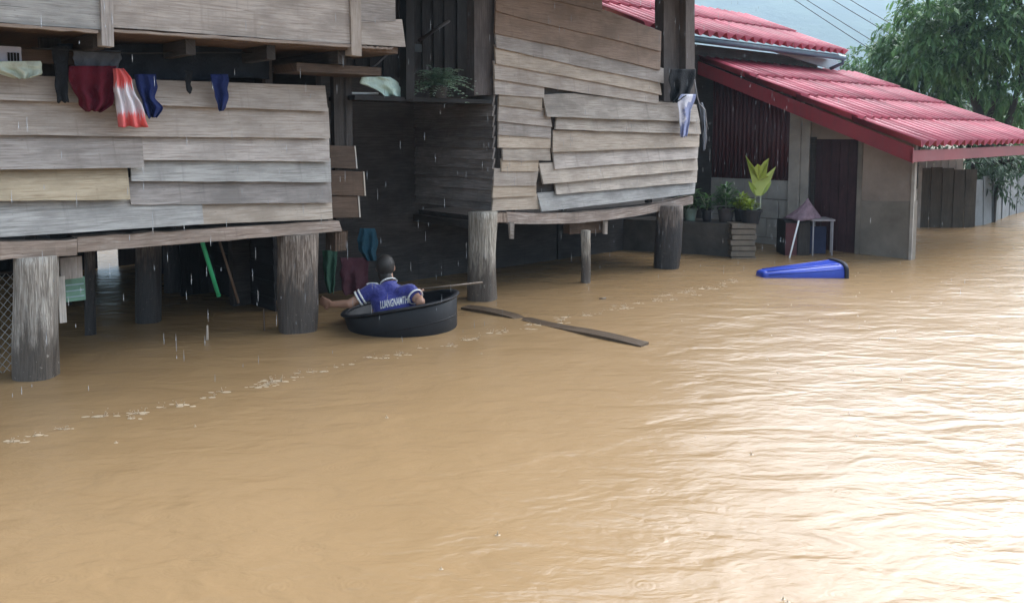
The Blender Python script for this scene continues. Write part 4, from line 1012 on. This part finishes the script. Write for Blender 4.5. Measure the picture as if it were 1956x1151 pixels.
# cloths on the corner post of the second house
cloth('black_cloth', 'black cloth draped round the timber at the right end of the patched house', C_black, [(132, 1282, 1329), (160, 1280, 1326), (180, 1280, 1318), (194, 1284, 1292)], V0 + .13, .03, 4, 14, group='cloths on the end timber')
cloth('white_rag', 'white and blue rag hanging over the siding boards below the black cloth', cloth_mat('white_blue_cloth', (.62, .62, .70), (.26, .29, .46)), [(180, 1300, 1330), (198, 1293, 1326), (225, 1296, 1318), (262, 1300, 1312)], V0 + .15, .02, 3, 15, group='cloths on the end timber')
cloth('grey_strip', 'limp grey strip hanging off the right end of the patched wall', C_grey, [(196, 1334, 1342), (215, 1338, 1350), (250, 1338, 1347), (288, 1342, 1348)], V0 + .02, .015, 2, 16, group='cloths on the end timber')
m = MB(); m.tube([hv(1326, 150, V0 + .12), hv(1332, 185, V0 + .14), hv(1336, 198, V0 + .12), hv(1347, 210, V0 + .1), hv(1350, 240, V0 + .1), hv(1347, 285, V0 + .1)], .006, 5); o = m.build('loose_cable', M_steel, None, True); tag(o, 'loose pale cable looping past the end timber', 'cable')

# ================================================================== floating things
# drifting plank, half awash
a, b = hz(888, 589), hz(1236, 659); d = (b - a).normalized(); nrm_ = Vector((-d.y, d.x, 0)); n = 24; verts, f, uv = [], [], []
Ld = (b - a).length
for i in range(n + 1):
    t = i / n; c_ = a + d * (Ld * t) + nrm_ * (.035 * math.sin(math.pi * t * 1.6))
    zz = .014 + .012 * math.sin(t * 9 + .5) - (.016 if .31 < t < .345 else 0)
    for sgn, dz in ((-1, 0), (1, .01), (1, -.035), (-1, -.035)):
        verts.append(c_ + nrm_ * (.055 * sgn) + Z * (zz + dz)); uv.append((t * Ld, sgn * .05 + dz))
for i in range(n):
    for k in range(4): f.append((i * 4 + k, i * 4 + (k + 1) % 4, i * 4 + 4 + (k + 1) % 4, i * 4 + 4 + k))
f += [(3, 2, 1, 0), (4 * n, 4 * n + 1, 4 * n + 2, 4 * n + 3)]
M_soak = wood('soaked_board', (.05, .035, .024), (.10, .072, .050), (.14, .105, .075), var=.05, rough=.35)
tag(link('drifting_plank', verts, f, M_soak, None, uv), 'long dark soaked plank drifting on the brown water beside the tub', 'plank')
m = MB(); g = hz(1150, 571); m.tube([g + Vector((-.03, 0, .0)), g + Vector((.04, .01, .004))], .012, 6); tag(m.build('floating_chip', M_soak, None, True), 'small dark wood chip afloat beyond the drifting plank', 'wood chip')

# blue bin floating on its side
M_blue = simple('blue_plastic', (.032, .075, .50), .28, .2, 2, .5, .03); M_bin_in = simple('bin_mouth_shade', (.012, .014, .03), .6, .1, 3)  # inside and rim near-black, shade of the mouth put into the colour
BP0 = hz(1450, 527); BP1 = hz(1603, 524); bd = (BP1 - BP0).normalized(); bs = Vector((-bd.y, bd.x, 0)); BL = (BP1 - BP0).length
BN = thing('blue_bin', 'blue plastic bin floating on its side, dark mouth to the right', 'bin', tuple((BP0 + BP1) / 2))
def binring(t, grow=0, n=28):
    wd_ = .13 + .11 * t + grow; ht = .10 + .055 * t + grow; zc_ = -.035 + .045 * t; c_ = BP0 + bd * (BL * t) + Z * zc_; out = []
    for k in range(n):
        a_ = 2 * math.pi * k / n; ca, sa = math.cos(a_), math.sin(a_); e = .55
        out.append(c_ + bs * (wd_ * math.copysign(abs(ca) ** e, ca)) + Z * (ht * math.copysign(abs(sa) ** e, sa)))
    return out
m = MB(); m.loft([binring(0, -.035), binring(0.012, -.008), binring(.04), binring(.5), binring(.93), binring(.985), binring(.985, -.012)], cap=False)
m.f.append(tuple(range(27, -1, -1))); m.build('body', M_blue, BN, True)
m = MB(); m.loft([binring(.984, -.013), binring(.3, -.016)], cap=False); m.f.append(tuple(28 + k for k in range(28))); m.build('inside', M_bin_in, BN, True)
m = MB(); m.loft([binring(.94, .004), binring(.945, .02), binring(.985, .02), binring(.992, .004)], cap=False); m.build('rim', M_bin_in, BN, True)
m = MB(); r3 = binring(.5, .004); p0_ = binring(.1, .003)[9]; p1_ = binring(.92, .003)[9]
for k in (6, 9, 12):
    m = MB(); m.tube([binring(.06, .002)[k], binring(.92, .002)[k]], .008, 6); m.build('rib', M_blue, BN, True)

# black rubber tub
M_rub = simple('black_rubber', (.012, .014, .018), .55, .3, 5, .35, .08, .01)
TC = hy(765, 592, 7.28); TC.z = .20; tilt = Matrix.Rotation(R(-9.5), 4, 'Y') @ Matrix.Rotation(R(-3.0), 4, 'X')
TB = thing('rubber_tub', 'big round black rubber tub afloat, tilted down to the left, carrying the rower', 'tub', (TC.x, TC.y, 0))
def tubring(r, z, n=56, wob=.0):
    return [TC + tilt @ Vector((r * (1 + wob * math.sin(2 * a_ + .5)) * math.cos(a_), r * .96 * math.sin(a_), z + .006 * math.sin(3 * a_))) for a_ in [2 * math.pi * k / n for k in range(n)]]
m = MB(); m.loft([tubring(.30, -.43), tubring(.40, -.43), tubring(.435, -.38), tubring(.455, -.28), tubring(.46, -.275), tubring(.50, -.03), tubring(.49, -.005), tubring(.475, -.02), tubring(.425, -.36), tubring(.30, -.385)]); m.build('body', M_rub, TB, True)
m = MB(); n = 56; c0 = [tubring(.50 + .028 * math.cos(q), .0 + .014 * math.sin(q)) for q in [2 * math.pi * k / 8 for k in range(8)]]; c0.append(c0[0]); m.loft(c0[:8] + [c0[0]], cap=False); m.build('rim', M_rub, TB, True)
for zz in (-.16,):
    m = MB(); rr = .474; c0 = [tubring(rr + .006 * math.cos(q), zz + .012 * math.sin(q)) for q in [2 * math.pi * k / 6 for k in range(6)]]; m.loft(c0 + [c0[0]], cap=False); m.build('band', M_rub, TB, True)

# ================================================================== the rower
M_skin = simple('skin', (.36, .20, .135), .5, .12, 10, .4, .05, .004)
def jersey_mat():
    m, n, l, b = new_mat('blue_jersey'); tc = n.new('ShaderNodeTexCoord'); f = nz(n, l, tc.outputs['Object'], 4, 3, .5); w_ = nz(n, l, tc.outputs['Object'], 16, 3, .6, 1.0)
    l.new(ramp(n, l, f, [(.3, (.014, .018, .15)), (.7, (.034, .040, .27))]), b.inputs['Base Color']); b.inputs['Roughness'].default_value = .65; b.inputs['Sheen Weight'].default_value = .2
    bump(n, l, b, w_, .9, .02); return m
M_jer = jersey_mat(); M_hair = simple('black_hair', (.022, .018, .016), .55, .3, 60, .4, .5, .004); M_shorts = cloth_mat('dark_shorts', (.03, .03, .035)); M_jw = cloth_mat('jersey_white', (.78, .78, .76))
PZ = 7.16
def pp(px, py, Y): return hy(px, py, Y)
pel = pp(752, 628, 7.20); pel.z = -.06; spn = pp(752, 594, 7.18); chest = pp(750, 566, 7.20); nb = pp(744, 547, 7.26); nk = pp(740, 534, 7.30); hd = pp(736, 510, 7.34)
shL, shR = pp(711, 555, 7.20), pp(783, 556, 7.18)
elL = pp(668, 580, 7.16); wrL = pp(634, 581, 7.22); hnL = pp(622, 577, 7.25)
elR = pp(803, 576, 7.05); wrR = pp(800, 562, 7.25); hnR = pp(796, 555, 7.31)
def voxel(m, name, mat, parent, vox, smooth=2):
    me = bpy.data.meshes.new(name); me.from_pydata([tuple(v) for v in m.v], [], m.f); me.update()
    o = bpy.data.objects.new(name + '_tmp', me); COL.objects.link(o)
    r = o.modifiers.new('r', 'REMESH'); r.mode = 'VOXEL'; r.voxel_size = vox; r.use_smooth_shade = True
    if smooth: s_ = o.modifiers.new('s', 'SMOOTH'); s_.iterations = smooth; s_.factor = .5
    dg = bpy.context.evaluated_depsgraph_get(); me2 = bpy.data.meshes.new_from_object(o.evaluated_get(dg)); me2.name = name
    bpy.data.objects.remove(o)
    for p in me2.polygons: p.use_smooth = True
    return link_me(name, me2, mat, parent)
def ell(c, ax, ay, n=20): return [c + ax * math.cos(2 * math.pi * k / n) + ay * math.sin(2 * math.pi * k / n) for k in range(n)]
X_ = (shR - shL).normalized(); Yb = Vector((0, 1, .25)).normalized()
def torso(g):
    m = MB(); m.loft([ell(pel, X_ * (.17 + g), Yb * (.125 + g)), ell(spn, X_ * (.165 + g), Yb * (.115 + g)), ell(spn.lerp(chest, .6), X_ * (.185 + g), Yb * (.115 + g)), ell(chest, X_ * (.195 + g), Yb * (.11 + g)), ell(chest.lerp(nb, .55), X_ * (.165 + g), Yb * (.09 + g)), ell(nb, X_ * (.09 + g), Yb * (.065 + g))]); return m
def limb(m, pts, rad, n=12):
    m.tube(pts, rad, n); [m.ball(p, r, 12, 8) for p, r in zip(pts, rad)]
body = torso(0)
limb(body, [nb - Z * .02, nk, hd - Z * .03], [.062, .056, .06])
# head: skull, jaw, ears, nose (turned away and down)
body.ball(hd, .085, 18, 12, (.88, 1.06, 1.12)); body.ball(hd + Vector((-.01, .05, -.045)), .058, 14, 10, (.9, 1, 1)); body.ball(hd + Vector((-.012, .095, -.02)), .014, 8, 6, (.8, 1.3, 1.2))
for sg in (-1, 1): body.ball(hd + X_ * (.078 * sg) + Vector((0, .005, -.008)), .024, 10, 8, (.45, .8, 1.25))
limb(body, [shL, elL, wrL], [.052, .040, .027]); limb(body, [shR, elR, wrR], [.052, .041, .027])
# legs folded in the tub
for sg, kx in ((-1, -.16), (1, .14)):
    hip = pel + X_ * (.09 * sg); kn = pel + X_ * (.19 * sg) + Vector((0, .30, .13)); an = pel + X_ * (.10 * sg) + Vector((0, .30, -.10)); limb(body, [hip, kn, an], [.082, .058, .042]); limb(body, [an, an + Vector((.02 * sg, .08, -.02))], [.04, .03])
def hand(m, w_, h_, palm_n, curl, flip=1):
    """palm with four unequal fingers and a side thumb"""
    d = (h_ - w_).normalized(); s_ = palm_n.cross(d).normalized() * flip
    m.loft([ell(w_, s_ * .024, palm_n * .018, 12), ell(w_ + d * .04, s_ * .038, palm_n * .015, 12), ell(w_ + d * .085, s_ * .040, palm_n * .013, 12)])
    for k, (off, L) in enumerate(((-.030, .068), (-.010, .078), (.010, .073), (.029, .058))):
        p = w_ + d * .078 + s_ * off; dirs = d.copy(); pts = [p]
        for j in range(3):
            dirs = (dirs + palm_n * curl).normalized(); pts.append(pts[-1] + dirs * (L / 3) + s_ * (off * .06))
        limb(m, pts, [.0095, .009, .0085, .0075], 8)
    p = w_ + d * .025 - s_ * .026; limb(m, [p, p + (d * .6 - s_ * .8).normalized() * .035, p + (d * .9 - s_ * .5 + palm_n * .5).normalized() * .066], [.012, .0105, .009], 8)
hand(body, wrL, hnL, Vector((-.2, 1, 0)).normalized(), .25); hand(body, wrR, hnR, Vector((.3, .2, -1)).normalized(), .75, -1)
PR = voxel(body, 'person', M_skin, None, .0065, 2)
tag(PR, 'person in blue jersey sitting in the black tub, back turned, reaching for the post', 'person')
# hair
hm = MB(); hm.ball(hd + Vector((.0, -.012, .016)), .094, 20, 14, (.9, 1.06, 1.08)); hm.ball(hd + Vector((0, -.035, -.05)), .068, 14, 10, (.95, .8, 1.15)); hm.ball(hd + Vector((.004, -.03, -.095)), .052, 14, 10, (1, .8, .9))
hm.ball(nk + Vector((.003, -.028, .012)), .05, 14, 10, (1, .75, 1)); voxel(hm, 'hair', M_hair, PR, .008, 1)
# jersey with short sleeves
jm = torso(.014); mL = shL.lerp(elL, .62); mR = shR.lerp(elR, .55)
limb(jm, [chest.lerp(shL, .6), shL, ], [.07, .068]); jm.tube([shL, mL], [.068, .062], 14); limb(jm, [chest.lerp(shR, .6), shR], [.07, .068]); jm.tube([shR, mR], [.068, .062], 14)
jm.ball(nb + Vector((0, -.02, -.02)), .085, 16, 10, (1.1, .95, .9)); jm.tube([nb - Z * .03, nb.lerp(nk, .6)], [.085, .072], 16); JR = voxel(jm, 'jersey', M_jer, PR, .009, 3)
for nm, c_, d_, r_, t0, t1 in (('cuff', mL, (mL - shL).normalized(), .066, -.012, .004), ('cuff', mL, (mL - shL).normalized(), .067, -.045, -.030), ('cuff', mR, (mR - shR).normalized(), .066, -.012, .004), ('collar', nb.lerp(nk, .6), (nk - nb).normalized(), .076, -.010, .006)):
    m = MB(); m.tube([c_ + d_ * t0, c_ + d_ * t1], r_ if nm == 'cuff' else [r_, r_ * .86], 20, False); o = m.build(nm, M_jw, JR, True); md = o.modifiers.new('t', 'SOLIDIFY'); md.thickness = .006; md.offset = 1
dg = bpy.context.evaluated_depsgraph_get(); dg.update(); bvh = BVHTree.FromObject(JR, dg)
# lettering across the back, laid onto the cloth
tc_ = bpy.data.curves.new('t', 'FONT'); tc_.body = 'LUANGNAMTHA'; tc_.align_x = 'CENTER'; tc_.align_y = 'CENTER'; tc_.size = 1; tc_.resolution_u = 3; tc_.offset = .025
to = bpy.data.objects.new('t', tc_); COL.objects.link(to); dg = bpy.context.evaluated_depsgraph_get(); tm = bpy.data.meshes.new_from_object(to.evaluated_get(dg)); bpy.data.objects.remove(to)
bm = bmesh.new(); bm.from_mesh(tm); bmesh.ops.triangulate(bm, faces=bm.faces); bmesh.ops.subdivide_edges(bm, edges=[e for e in bm.edges if e.calc_length() > .12], cuts=3, use_grid_fill=False); bmesh.ops.triangulate(bm, faces=bm.faces)
xs_ = [v.co.x for v in bm.verts]; sx_ = .265 / (max(xs_) - min(xs_)); cen = pp(752, 563, 7.0); ang = R(12)
for v in bm.verts:
    x = v.co.x * sx_; y = v.co.y * .088; px_ = x * math.cos(ang) - y * math.sin(ang) * .3; pz_ = x * math.sin(ang) + y
    o_ = cen + Vector((px_, -.6, pz_)); h_ = bvh.ray_cast(o_, Vector((0, 1, -.12)).normalized())
    v.co = (h_[0] + Vector((0, -.004, .001))) if h_[0] is not None else o_ + Vector((0, .6, 0))
me = bpy.data.meshes.new('lettering'); bm.to_mesh(me); bm.free(); link_me('lettering', me, M_jw, JR)
# white shoulder patch
m = MB(); c_ = pp(711, 520, 7.24); h_ = bvh.ray_cast(c_, Vector((0, 0, -1))); c_ = h_[0] if h_[0] is not None else c_ - Z * .1
m.ball(c_, .05, 16, 8, (1.1, .75, .25)); m.build('shoulder_patch', M_jw, JR, True)
# the pole in the right hand, lying over the far rim
m = MB(); m.tube([pp(790, 553, 7.33), pp(850, 547, 7.5), pp(921, 539, 7.7)], [.010, .011, .010], 8); o = m.build('pole', M_soak, None, True); tag(o, 'thin dark pole held by the rower, lying across the rim of the tub', 'pole')

# ================================================================== splashes where the eaves drip, drips, haze
M_foam = simple('splash_water', (.43, .335, .23), .5, .15, 20, .3, 0)
rnd = random.Random(21); m = MB()
def splash(m, p, s_):
    n = rnd.randint(1, 4)
    for k in range(n):
        a_ = rnd.uniform(0, 6.28); r_ = s_ * rnd.uniform(.2, 1.0); h_ = s_ * rnd.uniform(.2, 1.0); q = Vector(p) + Vector((math.cos(a_) * r_ * 1.3, math.sin(a_) * r_, 0))
        m.tube([q - Z * .004, q + Vector((math.cos(a_) * .2 * s_, math.sin(a_) * .2 * s_, h_ * .55)), q + Vector((math.cos(a_) * .35 * s_, math.sin(a_) * .35 * s_, h_))], [.006 * s_ / .05, .003 * s_ / .05, .001], 5)
        if rnd.random() < .9: m.ball(q + Vector((rnd.uniform(-1, 1) * s_, rnd.uniform(-1, 1) * s_, rnd.uniform(.2, 1.4) * s_)), .0035, 5, 4)
    m.ball(Vector(p) + Z * .001, s_ * .6, 12, 6, (1.7, 1, .07))
    for k in range(6): m.ball(Vector(p) + Vector((rnd.uniform(-3.4, 3.4) * s_, rnd.uniform(-.8, .8) * s_, 0)), s_ * rnd.uniform(.15, .45), 8, 5, (1.7, .9, .07))
u = hz(20, 850).dot(U); uend = hz(1330, 520).dot(U)
while u < uend:
    vq = VE + rnd.gauss(0, .05) + .05; p = W(u, vq, 0); p.z = wave(p.x, p.y)
    splash(m, p, rnd.uniform(.013, .03) * (1 if rnd.random() < .8 else 1.4)); u += rnd.choice((.03, .05, .08, .12, .2))
kind(m.build('eave_splashes', M_foam, None, True), 'stuff'); 
m = MB()
for k in range(110):
    x, y = rnd.uniform(-3.5, 5), rnd.uniform(2.2, 11); q = Vector((x, y, wave(x, y)))
    if q.dot(V) < VE + .3: continue
    s_ = rnd.uniform(.004, .009); m.tube([q - Z * .003, q + Z * s_ * rnd.uniform(1, 2.2)], [s_ * .6, .0015], 5); m.ball(q, s_, 8, 4, (1.6, 1.2, .2))
kind(m.build('raindrop_splashes', M_foam, None, True), 'stuff')
def drop_mat():
    m, n, l, b = new_mat('falling_water'); b.inputs['Base Color'].default_value = (.8, .84, .88, 1); b.inputs['Roughness'].default_value = .15; b.inputs['Transmission Weight'].default_value = .7; b.inputs['IOR'].default_value = 1.33; return m
m = MB(); u = uL - .5
while u < uS1 + .2:
    vq = VE + rnd.uniform(-.03, .03); z = rnd.uniform(.1, 3.3)
    for k in range(rnd.randint(0, 3)):
        zz = rnd.uniform(.05, 3.3); L = rnd.uniform(.02, .09); q = W(u, vq, zz); m.tube([q, q + Z * L * .4, q + Z * L], [.0006, .0020, .0005], 4, False)
    u += rnd.uniform(.015, .05)
for k in range(700):
    q = Vector((rnd.uniform(-6, 8), rnd.uniform(5, 14), rnd.uniform(.1, 5)))
    if q.dot(V) < VE + .15 and q.dot(U) < uS1 + .4: continue
    L = rnd.uniform(.015, .04); m.tube([q, q + Z * L], [.0013, .0008], 4, False)
kind(m.build('falling_rain', drop_mat(), None), 'stuff')

hzm, n, l, b = new_mat('haze'); n.remove(b); pv = n.new('ShaderNodeVolumePrincipled'); pv.inputs['Color'].default_value = (.48, .67, .83, 1); pv.inputs['Density'].default_value = .0011; pv.inputs['Anisotropy'].default_value = .2
l.new(pv.outputs[0], n['Material Output'].inputs['Volume'])
m = MB(); m.box((-1500, -1500, -4), (3200, 0, 0), (0, 3100, 0), (0, 0, 320)); hb = m.build('haze', hzm); kind(hb, 'stuff')
